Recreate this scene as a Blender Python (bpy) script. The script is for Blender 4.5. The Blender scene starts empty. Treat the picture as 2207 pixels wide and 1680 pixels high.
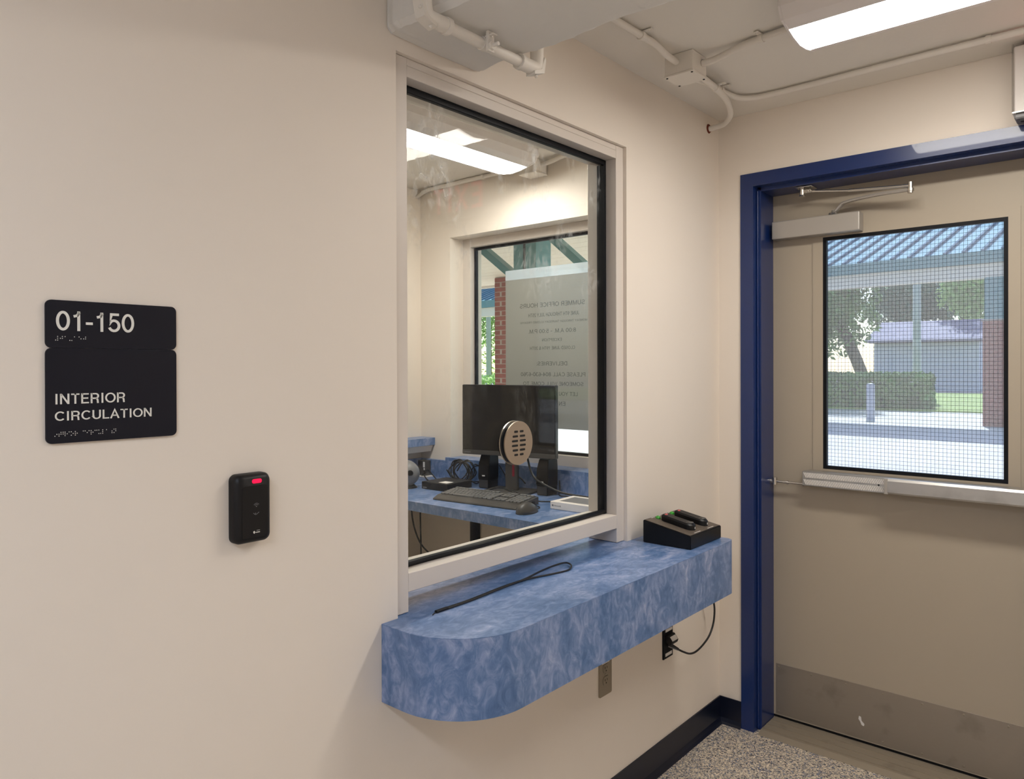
import bpy, bmesh, math, random
from mathutils import Vector, Matrix

random.seed(7)
scene = bpy.context.scene
COL = scene.collection

# ------------------------------------------------------------------ camera, world, sun, exposure
cam_d = bpy.data.cameras.new('camera')
cam = bpy.data.objects.new('camera', cam_d)
COL.objects.link(cam)
F_PX, YAW, PITCH, ROLL = 1601.51, math.radians(48.5906), math.radians(-0.2324), math.radians(-0.171)
fwd = Vector((math.sin(YAW) * math.cos(PITCH), math.cos(YAW) * math.cos(PITCH), math.sin(PITCH)))
rgt = Vector((math.cos(YAW), -math.sin(YAW), 0))
upv = rgt.cross(fwd)
r2 = rgt * math.cos(ROLL) + upv * math.sin(ROLL)
u2 = -rgt * math.sin(ROLL) + upv * math.cos(ROLL)
M = Matrix(((r2.x, u2.x, -fwd.x), (r2.y, u2.y, -fwd.y), (r2.z, u2.z, -fwd.z)))
cam.matrix_world = Matrix.Translation((-2.8515, -1.2956, 1.4277)) @ M.to_4x4()
cam_d.sensor_fit = 'HORIZONTAL'
cam_d.sensor_width = 36.0
cam_d.lens = F_PX / 2207 * 36.0
cam_d.shift_x = 42.56 / 2207
cam_d.shift_y = -39.46 / 2207
cam_d.clip_start = 0.02
cam_d.clip_end = 500
scene.camera = cam

world = bpy.data.worlds.new('world')
scene.world = world
world.use_nodes = True
wn = world.node_tree.nodes
wl = world.node_tree.links
sky = wn.new('ShaderNodeTexSky')
sky.sky_type = 'NISHITA'
sky.sun_disc = False
sky.sun_elevation = math.radians(40)
sky.sun_rotation = math.radians(60)
wn['Background'].inputs['Strength'].default_value = 0.28
wl.new(sky.outputs[0], wn['Background'].inputs['Color'])

sun_d = bpy.data.lights.new('sun', 'SUN')
sun_d.energy = 7.5
sun_d.angle = math.radians(0.6)
sun_d.color = (1.0, 0.95, 0.86)
sun = bpy.data.objects.new('sun', sun_d)
COL.objects.link(sun)
sun.rotation_euler = Vector((-1.15, -0.30, -1.0)).to_track_quat('-Z', 'Y').to_euler()
sun.location = (20, 10, 20)

scene.view_settings.view_transform = 'Standard'
scene.view_settings.look = 'None'
scene.view_settings.exposure = 0.0
scene.view_settings.gamma = 1.0
scene.view_settings.use_curve_mapping = False
LENS_POWER = 23.0
scene.cycles.use_denoising = True
scene.cycles.max_bounces = 8
scene.cycles.diffuse_bounces = 5
scene.cycles.glossy_bounces = 3
scene.cycles.caustics_reflective = False
scene.cycles.caustics_refractive = False
scene.cycles.use_adaptive_sampling = True
scene.cycles.adaptive_threshold = 0.08
scene.cycles.adaptive_min_samples = 20
scene.cycles.transparent_max_bounces = 16
scene.cycles.sample_clamp_indirect = 6.0

# ------------------------------------------------------------------ materials
def srgb(r, g, b):
    f = lambda c: c / 12.92 if c <= 0.04045 else ((c + 0.055) / 1.055) ** 2.4
    return (f(r / 255), f(g / 255), f(b / 255), 1)

def nd(nt, typ, **kw):
    n = nt.nodes.new(typ)
    for k, v in kw.items():
        if k.startswith('i_'):
            n.inputs[k[2:].replace('_', ' ')].default_value = v
        else:
            setattr(n, k, v)
    return n

def mat(name, col, rough=0.5, metal=0.0, bump=None, vary=None, spec=0.5, coat=0.0):
    m = bpy.data.materials.new(name)
    m.use_nodes = True
    nt = m.node_tree
    b = nt.nodes['Principled BSDF']
    b.inputs['Base Color'].default_value = col
    b.inputs['Roughness'].default_value = rough
    b.inputs['Metallic'].default_value = metal
    b.inputs['Specular IOR Level'].default_value = spec
    b.inputs['Coat Weight'].default_value = coat
    tc = nd(nt, 'ShaderNodeTexCoord')
    if bump:
        sc, st, dist = bump
        n = nd(nt, 'ShaderNodeTexNoise', i_Scale=sc, i_Detail=3.0)
        nt.links.new(tc.outputs['Object'], n.inputs['Vector'])
        bp = nd(nt, 'ShaderNodeBump', i_Strength=st, i_Distance=dist)
        nt.links.new(n.outputs['Fac'], bp.inputs['Height'])
        nt.links.new(bp.outputs[0], b.inputs['Normal'])
    if vary:
        sc, amt = vary
        n = nd(nt, 'ShaderNodeTexNoise', i_Scale=sc, i_Detail=4.0)
        nt.links.new(tc.outputs['Object'], n.inputs['Vector'])
        r = nd(nt, 'ShaderNodeMapRange', i_To_Min=1 - amt, i_To_Max=1 + amt)
        r.inputs['From Min'].default_value = 0.3
        r.inputs['From Max'].default_value = 0.7
        nt.links.new(n.outputs['Fac'], r.inputs['Value'])
        mx = nd(nt, 'ShaderNodeVectorMath', operation='SCALE')
        mx.inputs[0].default_value = col[:3]
        nt.links.new(r.outputs[0], mx.inputs['Scale'])
        nt.links.new(mx.outputs[0], b.inputs['Base Color'])
    return m

def emit(name, col, power):
    m = bpy.data.materials.new(name)
    m.use_nodes = True
    nt = m.node_tree
    nt.nodes.clear()
    e = nd(nt, 'ShaderNodeEmission', i_Color=col, i_Strength=power)
    o = nd(nt, 'ShaderNodeOutputMaterial')
    nt.links.new(e.outputs[0], o.inputs[0])
    return m

def glass(name, base=0.03, tint=(0.97, 0.985, 0.975, 1), haze=0.0, smudge=0.0, seed=0.0, rough=0.0, zgrad=None):
    """thin pane: see-through, Schlick reflection on each face, painted haze veil, dust and smears as a faint white film"""
    m = bpy.data.materials.new(name)
    m.use_nodes = True
    nt = m.node_tree
    nt.nodes.clear()
    out = nd(nt, 'ShaderNodeOutputMaterial')
    tr = nd(nt, 'ShaderNodeBsdfTransparent', i_Color=tint)
    gl = nd(nt, 'ShaderNodeBsdfGlossy', i_Roughness=rough)
    lw = nd(nt, 'ShaderNodeLayerWeight', i_Blend=0.5)
    pw = nd(nt, 'ShaderNodeMath', operation='POWER')
    pw.inputs[1].default_value = 5.0
    nt.links.new(lw.outputs['Facing'], pw.inputs[0])
    ma = nd(nt, 'ShaderNodeMath', operation='MULTIPLY_ADD')
    ma.inputs[1].default_value = 1 - base
    ma.inputs[2].default_value = base
    nt.links.new(pw.outputs[0], ma.inputs[0])
    mx = nd(nt, 'ShaderNodeMixShader')
    nt.links.new(ma.outputs[0], mx.inputs[0])
    nt.links.new(tr.outputs[0], mx.inputs[1])
    nt.links.new(gl.outputs[0], mx.inputs[2])
    last = mx
    if haze or smudge:
        df = nd(nt, 'ShaderNodeBsdfDiffuse', i_Color=(0.9, 0.92, 0.93, 1))
        tl = nd(nt, 'ShaderNodeBsdfTranslucent', i_Color=(0.9, 0.92, 0.93, 1))
        dd = nd(nt, 'ShaderNodeMixShader')
        dd.inputs[0].default_value = 0.5
        nt.links.new(df.outputs[0], dd.inputs[1])
        nt.links.new(tl.outputs[0], dd.inputs[2])
        mix = nd(nt, 'ShaderNodeMixShader')
        if smudge:
            tc = nd(nt, 'ShaderNodeTexCoord')
            mp = nd(nt, 'ShaderNodeMapping')
            mp.inputs['Location'].default_value = (seed, seed * 2, seed * 3)
            mp.inputs['Scale'].default_value = (1.0, 1.0, 0.55)
            nt.links.new(tc.outputs['Object'], mp.inputs['Vector'])
            n1 = nd(nt, 'ShaderNodeTexNoise', i_Scale=7.0, i_Detail=2.0)
            n2 = nd(nt, 'ShaderNodeTexNoise', i_Scale=45.0, i_Detail=6.0, i_Distortion=1.2)
            nt.links.new(mp.outputs[0], n1.inputs['Vector'])
            nt.links.new(mp.outputs[0], n2.inputs['Vector'])
            r1 = nd(nt, 'ShaderNodeMapRange')
            r1.inputs['From Min'].default_value = 0.50
            r1.inputs['From Max'].default_value = 0.75
            r2_ = nd(nt, 'ShaderNodeMapRange')
            r2_.inputs['From Min'].default_value = 0.48
            r2_.inputs['From Max'].default_value = 0.75
            nt.links.new(n1.outputs['Fac'], r1.inputs['Value'])
            nt.links.new(n2.outputs['Fac'], r2_.inputs['Value'])
            mu = nd(nt, 'ShaderNodeMath', operation='MULTIPLY')
            nt.links.new(r1.outputs[0], mu.inputs[0])
            nt.links.new(r2_.outputs[0], mu.inputs[1])
            fin = mu
            if zgrad:
                sp = nd(nt, 'ShaderNodeSeparateXYZ')
                nt.links.new(tc.outputs['Object'], sp.inputs[0])
                rz = nd(nt, 'ShaderNodeMapRange')
                rz.inputs['From Min'].default_value = zgrad[0]
                rz.inputs['From Max'].default_value = zgrad[1]
                rz.inputs['To Min'].default_value = 0.08
                nt.links.new(sp.outputs['Z'], rz.inputs['Value'])
                mu2 = nd(nt, 'ShaderNodeMath', operation='MULTIPLY')
                nt.links.new(mu.outputs[0], mu2.inputs[0])
                nt.links.new(rz.outputs[0], mu2.inputs[1])
                fin = mu2
            m2 = nd(nt, 'ShaderNodeMath', operation='MULTIPLY_ADD')
            m2.inputs[1].default_value = smudge
            m2.inputs[2].default_value = haze
            nt.links.new(fin.outputs[0], m2.inputs[0])
            nt.links.new(m2.outputs[0], mix.inputs[0])
        else:
            mix.inputs[0].default_value = haze
        nt.links.new(last.outputs[0], mix.inputs[1])
        nt.links.new(dd.outputs[0], mix.inputs[2])
        last = mix
    nt.links.new(last.outputs[0], out.inputs[0])
    return m

def ramp(nt, stops, interp='LINEAR'):
    r = nd(nt, 'ShaderNodeValToRGB')
    cr = r.color_ramp
    cr.interpolation = interp
    while len(cr.elements) < len(stops):
        cr.elements.new(0.5)
    for e, (p, c) in zip(cr.elements, stops):
        e.position = p
        e.color = c
    return r

def laminate(name, scale_vec):
    m = mat(name, (0.1, 0.2, 0.4, 1), 0.3, spec=0.75)
    nt = m.node_tree
    b = nt.nodes['Principled BSDF']
    tc = nd(nt, 'ShaderNodeTexCoord')
    mp = nd(nt, 'ShaderNodeMapping')
    mp.inputs['Scale'].default_value = scale_vec
    nt.links.new(tc.outputs['Object'], mp.inputs['Vector'])
    n1 = nd(nt, 'ShaderNodeTexNoise', i_Scale=7.0, i_Detail=5.0, i_Roughness=0.6, i_Distortion=0.9)
    n2 = nd(nt, 'ShaderNodeTexNoise', i_Scale=26.0, i_Detail=6.0, i_Roughness=0.65, i_Distortion=1.4)
    nt.links.new(mp.outputs[0], n1.inputs['Vector'])
    nt.links.new(mp.outputs[0], n2.inputs['Vector'])
    ad = nd(nt, 'ShaderNodeMath', operation='ADD')
    nt.links.new(n1.outputs['Fac'], ad.inputs[0])
    nt.links.new(n2.outputs['Fac'], ad.inputs[1])
    hv = nd(nt, 'ShaderNodeMath', operation='MULTIPLY')
    hv.inputs[1].default_value = 0.5
    nt.links.new(ad.outputs[0], hv.inputs[0])
    r = ramp(nt, [(0.36, srgb(62, 97, 143)), (0.47, srgb(90, 120, 166)), (0.57, srgb(130, 149, 189)), (0.72, srgb(186, 192, 216))])
    nt.links.new(hv.outputs[0], r.inputs[0])
    nt.links.new(r.outputs[0], b.inputs['Base Color'])
    return m

def speckle(name):
    m = mat(name, (0.4, 0.36, 0.3, 1), 0.45)
    nt = m.node_tree
    b = nt.nodes['Principled BSDF']
    tc = nd(nt, 'ShaderNodeTexCoord')
    v1 = nd(nt, 'ShaderNodeTexVoronoi', i_Scale=230.0)
    v2 = nd(nt, 'ShaderNodeTexVoronoi', i_Scale=62.0)
    for v in (v1, v2):
        nt.links.new(tc.outputs['Object'], v.inputs['Vector'])
    sp = nd(nt, 'ShaderNodeSeparateColor')
    nt.links.new(v1.outputs['Color'], sp.inputs[0])
    r = ramp(nt, [(0.0, srgb(76, 76, 84)), (0.13, srgb(134, 132, 134)), (0.28, srgb(210, 196, 174)), (0.50, srgb(186, 174, 158)),
                  (0.66, srgb(236, 222, 200)), (0.82, srgb(164, 158, 152)), (0.94, srgb(112, 126, 152))], 'CONSTANT')
    nt.links.new(sp.outputs[0], r.inputs[0])
    nt.links.new(r.outputs[0], b.inputs['Base Color'])
    return m

def brushed(name, col, rough=0.38, scale=(1, 1, 60), metal=0.85):
    m = mat(name, col, rough, metal)
    nt = m.node_tree
    b = nt.nodes['Principled BSDF']
    tc = nd(nt, 'ShaderNodeTexCoord')
    mp = nd(nt, 'ShaderNodeMapping')
    mp.inputs['Scale'].default_value = scale
    nt.links.new(tc.outputs['Object'], mp.inputs['Vector'])
    n = nd(nt, 'ShaderNodeTexNoise', i_Scale=9.0, i_Detail=5.0)
    nt.links.new(mp.outputs[0], n.inputs['Vector'])
    r = nd(nt, 'ShaderNodeMapRange', i_To_Min=rough - 0.08, i_To_Max=rough + 0.14)
    nt.links.new(n.outputs['Fac'], r.inputs['Value'])
    nt.links.new(r.outputs[0], b.inputs['Roughness'])
    n2 = nd(nt, 'ShaderNodeTexNoise', i_Scale=8.0, i_Detail=6.0)
    nt.links.new(tc.outputs['Object'], n2.inputs['Vector'])
    c2 = tuple(c * 0.75 for c in col[:3]) + (1,)
    rr = ramp(nt, [(0.25, c2), (0.42, col)])
    nt.links.new(n2.outputs['Fac'], rr.inputs[0])
    nt.links.new(rr.outputs[0], b.inputs['Base Color'])
    return m

def paper(name, col):
    m = bpy.data.materials.new(name)
    m.use_nodes = True
    nt = m.node_tree
    nt.nodes.clear()
    o = nd(nt, 'ShaderNodeOutputMaterial')
    d = nd(nt, 'ShaderNodeBsdfDiffuse', i_Color=col)
    t = nd(nt, 'ShaderNodeBsdfTranslucent', i_Color=col)
    x = nd(nt, 'ShaderNodeMixShader')
    x.inputs[0].default_value = 0.16
    nt.links.new(d.outputs[0], x.inputs[1])
    nt.links.new(t.outputs[0], x.inputs[2])
    nt.links.new(x.outputs[0], o.inputs[0])
    return m

MT = dict(
    wall=mat('cream wall paint', srgb(230, 220, 208), 0.55, bump=(60, 0.08, 0.002), vary=(1.2, 0.02)),
    ceil=mat('ceiling paint', srgb(226, 221, 213), 0.7, bump=(45, 0.15, 0.003)),
    beam=mat('beam paint', srgb(224, 221, 216), 0.6, bump=(30, 0.3, 0.006)),
    conduit=mat('painted conduit', srgb(226, 220, 211), 0.5, bump=(90, 0.15, 0.001)),
    frame=mat('tan window frame', srgb(212, 203, 194), 0.42),
    black=mat('black rubber', srgb(6, 8, 14), 0.5, spec=0.25),
    navy=mat('navy enamel', srgb(20, 44, 98), 0.3, bump=(70, 0.12, 0.001), coat=0.25),
    base=mat('navy vinyl base', srgb(8, 14, 34), 0.35),
    door=mat('taupe door paint', srgb(172, 160, 142), 0.5, bump=(120, 0.1, 0.0008)),
    floor=speckle('speckled floor'),
    lam_v=laminate('blue laminate edge', (1.2, 1.2, 0.75)),
    lam_h=laminate('blue laminate top', (0.75, 1.3, 1.0)),
    alu=brushed('brushed aluminium', srgb(196, 194, 190), 0.3, (60, 1, 60)),
    kick=brushed('worn steel plate', srgb(156, 146, 134), 0.42, (1, 2, 40), 0.55),
    silver=mat('silver painted metal', srgb(176, 170, 162), 0.35, 0.3),
    chrome=mat('polished steel', srgb(205, 200, 192), 0.22, 0.9),
    thresh=brushed('aluminium threshold', srgb(160, 148, 130), 0.5, (30, 1, 1), 0.35),
    white=mat('white plastic', srgb(238, 232, 226), 0.4),
    housing=mat('white enamel', srgb(228, 222, 220), 0.4),
    lens=emit('lit diffuser daylight stand-in', (0.90, 1.0, 1.17, 1), LENS_POWER * 1.50),  # cool tint and extra strength stand in for daylight down the hall
    lens_hall=emit('lit diffuser door end', (1.0, 0.948, 0.872, 1), LENS_POWER * 1.42),
    lens_office=emit('lit diffuser office', (1.0, 0.948, 0.872, 1), LENS_POWER * 1.45),
    signblk=mat('sign navy black', srgb(13, 13, 26), 0.6, spec=0.3, bump=(300, 0.1, 0.0004)),
    signtxt=mat('raised sign lettering', srgb(226, 224, 216), 0.5),
    plastic=mat('black plastic', srgb(8, 8, 12), 0.42, spec=0.35, bump=(400, 0.08, 0.0003)),
    plastic2=mat('charcoal plastic', srgb(62, 60, 58), 0.42),
    keycap=mat('key cap plastic with painted sheen', srgb(108, 108, 108), 0.4),  # grey raised to paint in the lamp highlights on dark keys
    screen=mat('monitor screen', srgb(14, 15, 18), 0.18, spec=0.6),
    grey=mat('grey plastic', srgb(120, 120, 122), 0.45),
    greytxt=mat('grey print', srgb(120, 120, 124), 0.6),
    darktxt=mat('dark print', srgb(84, 86, 84), 0.8),
    red=emit('red led', (1.0, 0.012, 0.06, 1), 1.6),
    redlet=emit('red exit letters', (1.0, 0.12, 0.14, 1), 4.0),
    rededge=mat('red tape', srgb(130, 26, 44), 0.5),
    redlamp=mat('pink lamp cap', srgb(220, 90, 90), 0.3),
    green=mat('green lamp cap', srgb(60, 160, 50), 0.15, spec=0.7),
    rust=mat('rusty sealant', srgb(110, 45, 25), 0.8),
    nickel=mat('satin nickel', srgb(170, 152, 132), 0.4, 0.6),
    steel=mat('outlet steel', srgb(160, 150, 134), 0.4, 0.6),
    slot=mat('dark slot', srgb(14, 12, 10), 0.7),
    cable=mat('black cable', srgb(18, 18, 20), 0.45),
    wire=mat('glass wire', srgb(40, 42, 46), 0.5, 0.5),
    glass_in=glass('office window glass', 0.013, haze=0.004, smudge=0.9, seed=3.1, zgrad=(1.6, 2.05)),
    glass_out=glass('exterior window glass', 0.03, tint=(0.9, 0.95, 0.94, 1), haze=0.01, smudge=0.25, seed=9.4),
    glass_door=glass('wired door glass', 0.03, tint=(0.82, 0.89, 0.97, 1), haze=0.17),  # even haze paints in a bright low-contrast veil over the view
    clear=glass('clear guard plastic', 0.04, tint=(0.97, 0.97, 0.97, 1)),
    paper=paper('thin notice paper', srgb(150, 151, 145)),
    tape=glass('clear tape', 0.04, tint=(0.80, 0.90, 0.98, 1), haze=0.45),
    teal=mat('teal steel', srgb(82, 136, 140), 0.45),
    tealroof=mat('glare-paled teal roof', srgb(146, 194, 206), 0.8, spec=0.05),  # paled from teal to put sky glare into the colour
    seam=mat('shade-darkened roof rib', srgb(56, 112, 144), 0.8, spec=0.05),  # darker than the panels, rib shadow put into the colour
    soffit=mat('cream soffit board', srgb(234, 220, 200), 0.6),
    brick=mat('red brick', srgb(146, 72, 64), 0.8, vary=(18, 0.25)),
    mortar=mat('mortar', srgb(176, 160, 150), 0.9),
    concrete=mat('pale concrete', srgb(206, 200, 196), 0.8, vary=(0.8, 0.08)),
    asphalt=mat('asphalt', srgb(128, 126, 138), 0.85, vary=(0.6, 0.1)),
    grass=mat('lawn', srgb(140, 164, 70), 0.9, vary=(0.7, 0.25)),
    leaf=mat('leaves', srgb(124, 164, 86), 0.55, vary=(1.2, 0.5)),
    leaf2=mat('bright leaves', srgb(176, 212, 108), 0.55, vary=(1.4, 0.35)),
    leafd=mat('dark leaves', srgb(92, 130, 90), 0.55, vary=(1.0, 0.4)),
    bark=mat('bark', srgb(104, 88, 76), 0.9, vary=(6, 0.3)),
    siding=mat('white siding', srgb(222, 220, 224), 0.7),
    shingle=mat('purple grey shingles', srgb(120, 116, 148), 0.8, vary=(3, 0.15)),
    pole=mat('galvanised pole', srgb(190, 192, 204), 0.5),
    ext=mat('exterior stucco', srgb(200, 190, 176), 0.8),
    labelw=mat('white label', srgb(230, 226, 222), 0.6),
)

# ------------------------------------------------------------------ helpers
def box(bm, x0, x1, y0, y1, z0, z1, bev=0.0, seg=1):
    vs = [bm.verts.new((x, y, z)) for z in (z0, z1) for y in (y0, y1) for x in (x0, x1)]
    fs = [bm.faces.new([vs[i] for i in f]) for f in ((0, 2, 3, 1), (4, 5, 7, 6), (0, 1, 5, 4), (2, 6, 7, 3), (0, 4, 6, 2), (1, 3, 7, 5))]
    if bev > 0:
        es = list({e for f in fs for e in f.edges})
        bmesh.ops.bevel(bm, geom=es, offset=bev, segments=seg, affect='EDGES', profile=0.5)
    return vs

def prism(bm, pts, axis, a, b):
    """pts: 2D outline; axis 0/1/2 = extruded axis"""
    def v3(p, t):
        return {0: (t, p[0], p[1]), 1: (p[0], t, p[1]), 2: (p[0], p[1], t)}[axis]
    va = [bm.verts.new(v3(p, a)) for p in pts]
    vb = [bm.verts.new(v3(p, b)) for p in pts]
    n = len(pts)
    bm.faces.new(va[::-1])
    bm.faces.new(vb)
    for i in range(n):
        bm.faces.new((va[i], va[(i + 1) % n], vb[(i + 1) % n], vb[i]))

def rrect(x0, x1, z0, z1, r, n=5):
    pts = []
    for cx, cz, a0 in ((x1 - r, z1 - r, 0), (x0 + r, z1 - r, 90), (x0 + r, z0 + r, 180), (x1 - r, z0 + r, 270)):
        for k in range(n + 1):
            a = math.radians(a0 + 90 * k / n)
            pts.append((cx + r * math.cos(a), cz + r * math.sin(a)))
    return pts

def cyl(bm, p0, p1, r0, r1=None, seg=16):
    r1 = r0 if r1 is None else r1
    p0, p1 = Vector(p0), Vector(p1)
    d = (p1 - p0).normalized()
    a = d.orthogonal().normalized()
    b = d.cross(a)
    A, B = [], []
    for k in range(seg):
        t = 2 * math.pi * k / seg
        o = a * math.cos(t) + b * math.sin(t)
        A.append(bm.verts.new(p0 + o * r0))
        B.append(bm.verts.new(p1 + o * r1))
    bm.faces.new(A[::-1])
    bm.faces.new(B)
    for k in range(seg):
        bm.faces.new((A[k], A[(k + 1) % seg], B[(k + 1) % seg], B[k]))

def smooth_path(pts, n=6):
    P = [Vector(p) for p in pts]
    P = [P[0] * 2 - P[1]] + P + [P[-1] * 2 - P[-2]]
    out = []
    for i in range(1, len(P) - 2):
        for k in range(n):
            t = k / n
            a, b, c, d = P[i - 1], P[i], P[i + 1], P[i + 2]
            out.append(0.5 * ((2 * b) + (c - a) * t + (2 * a - 5 * b + 4 * c - d) * t * t + (3 * b - a - 3 * c + d) * t ** 3))
    out.append(P[-2].copy())
    return out

def tube(bm, pts, r, seg=10, smooth=6, flat=1.0):
    P = smooth_path(pts, smooth) if smooth else [Vector(p) for p in pts]
    rings = []
    ref = None
    for i, p in enumerate(P):
        d = (P[min(i + 1, len(P) - 1)] - P[max(i - 1, 0)]).normalized()
        if ref is None:
            ref = Vector((0, 0, 1)) if abs(d.z) < 0.9 else Vector((1, 0, 0))
        a = (ref - d * ref.dot(d)).normalized()
        ref = a
        b = d.cross(a)
        rings.append([bm.verts.new(p + a * (r * flat * math.cos(2 * math.pi * k / seg)) + b * (r * math.sin(2 * math.pi * k / seg))) for k in range(seg)])
    for A, B in zip(rings, rings[1:]):
        for k in range(seg):
            bm.faces.new((A[k], A[(k + 1) % seg], B[(k + 1) % seg], B[k]))
    bm.faces.new(rings[0][::-1])
    bm.faces.new(rings[-1])

def ball(bm, c, r, sub=2, sc=(1, 1, 1)):
    res = bmesh.ops.create_icosphere(bm, subdivisions=sub, radius=r)
    for v in res['verts']:
        v.co = Vector((v.co.x * sc[0], v.co.y * sc[1], v.co.z * sc[2])) + Vector(c)

LOCAL = set()
def obj(name, bm, m, parent=None, smooth=False, auto=None):
    me = bpy.data.meshes.new(name)
    bmesh.ops.recalc_face_normals(bm, faces=bm.faces)
    bm.to_mesh(me)
    bm.free()
    me.materials.append(MT[m] if isinstance(m, str) else m)
    o = bpy.data.objects.new(name, me)
    COL.objects.link(o)
    if smooth:
        for p in me.polygons:
            p.use_smooth = True
        if auto is None:
            auto = 40
        me.set_sharp_from_angle(angle=math.radians(auto))
    if parent is not None:
        par(o, parent)
    return o

def par(o, parent):
    o.parent = parent
    top = parent
    while top.parent:
        top = top.parent
    if top.name not in LOCAL and parent is top and top.type == 'EMPTY':
        o.matrix_parent_inverse = Matrix.Translation(top.location).inverted()

def tag(o, label=None, cat=None, group=None, kind=None):
    if label:
        o['label'] = label
    if cat:
        o['category'] = cat
    if group:
        o['group'] = group
    if kind:
        o['kind'] = kind
    return o

def thing(name, label, cat, loc=(0, 0, 0), group=None, kind=None, rotz=None):
    """Empty at the thing's base. With rotz given the parts are built in local coordinates."""
    o = bpy.data.objects.new(name, None)
    o.empty_display_size = 0.05
    COL.objects.link(o)
    o.location = loc
    if rotz is not None:
        o.rotation_euler = (0, 0, rotz)
        LOCAL.add(o.name)
    return tag(o, label, cat, group, kind)

def B(*boxes, bev=0.0, seg=1):
    bm = bmesh.new()
    for b in boxes:
        box(bm, *b, bev=bev, seg=seg)
    return bm

def struct(name, bm, m, label, cat, smooth=False):
    return tag(obj(name, bm, m, None, smooth), label, cat, kind='structure')

def text_bm(body, size, align='LEFT', depth=0.0005, space=1.0, xscale=1.0):
    cu = bpy.data.curves.new('t', 'FONT')
    cu.body = body
    cu.size = size
    cu.align_x = align
    cu.extrude = depth
    cu.space_character = space
    cu.resolution_u = 4
    ob = bpy.data.objects.new('t', cu)
    COL.objects.link(ob)
    dg = bpy.context.evaluated_depsgraph_get()
    me = bpy.data.meshes.new_from_object(ob.evaluated_get(dg))
    bm = bmesh.new()
    bm.from_mesh(me)
    for v in bm.verts:
        v.co.x *= xscale
    bpy.data.objects.remove(ob)
    bpy.data.curves.remove(cu)
    bpy.data.meshes.remove(me)
    return bm

def xf(bm, mtx):
    bmesh.ops.transform(bm, matrix=mtx, verts=bm.verts)
    return bm

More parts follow.
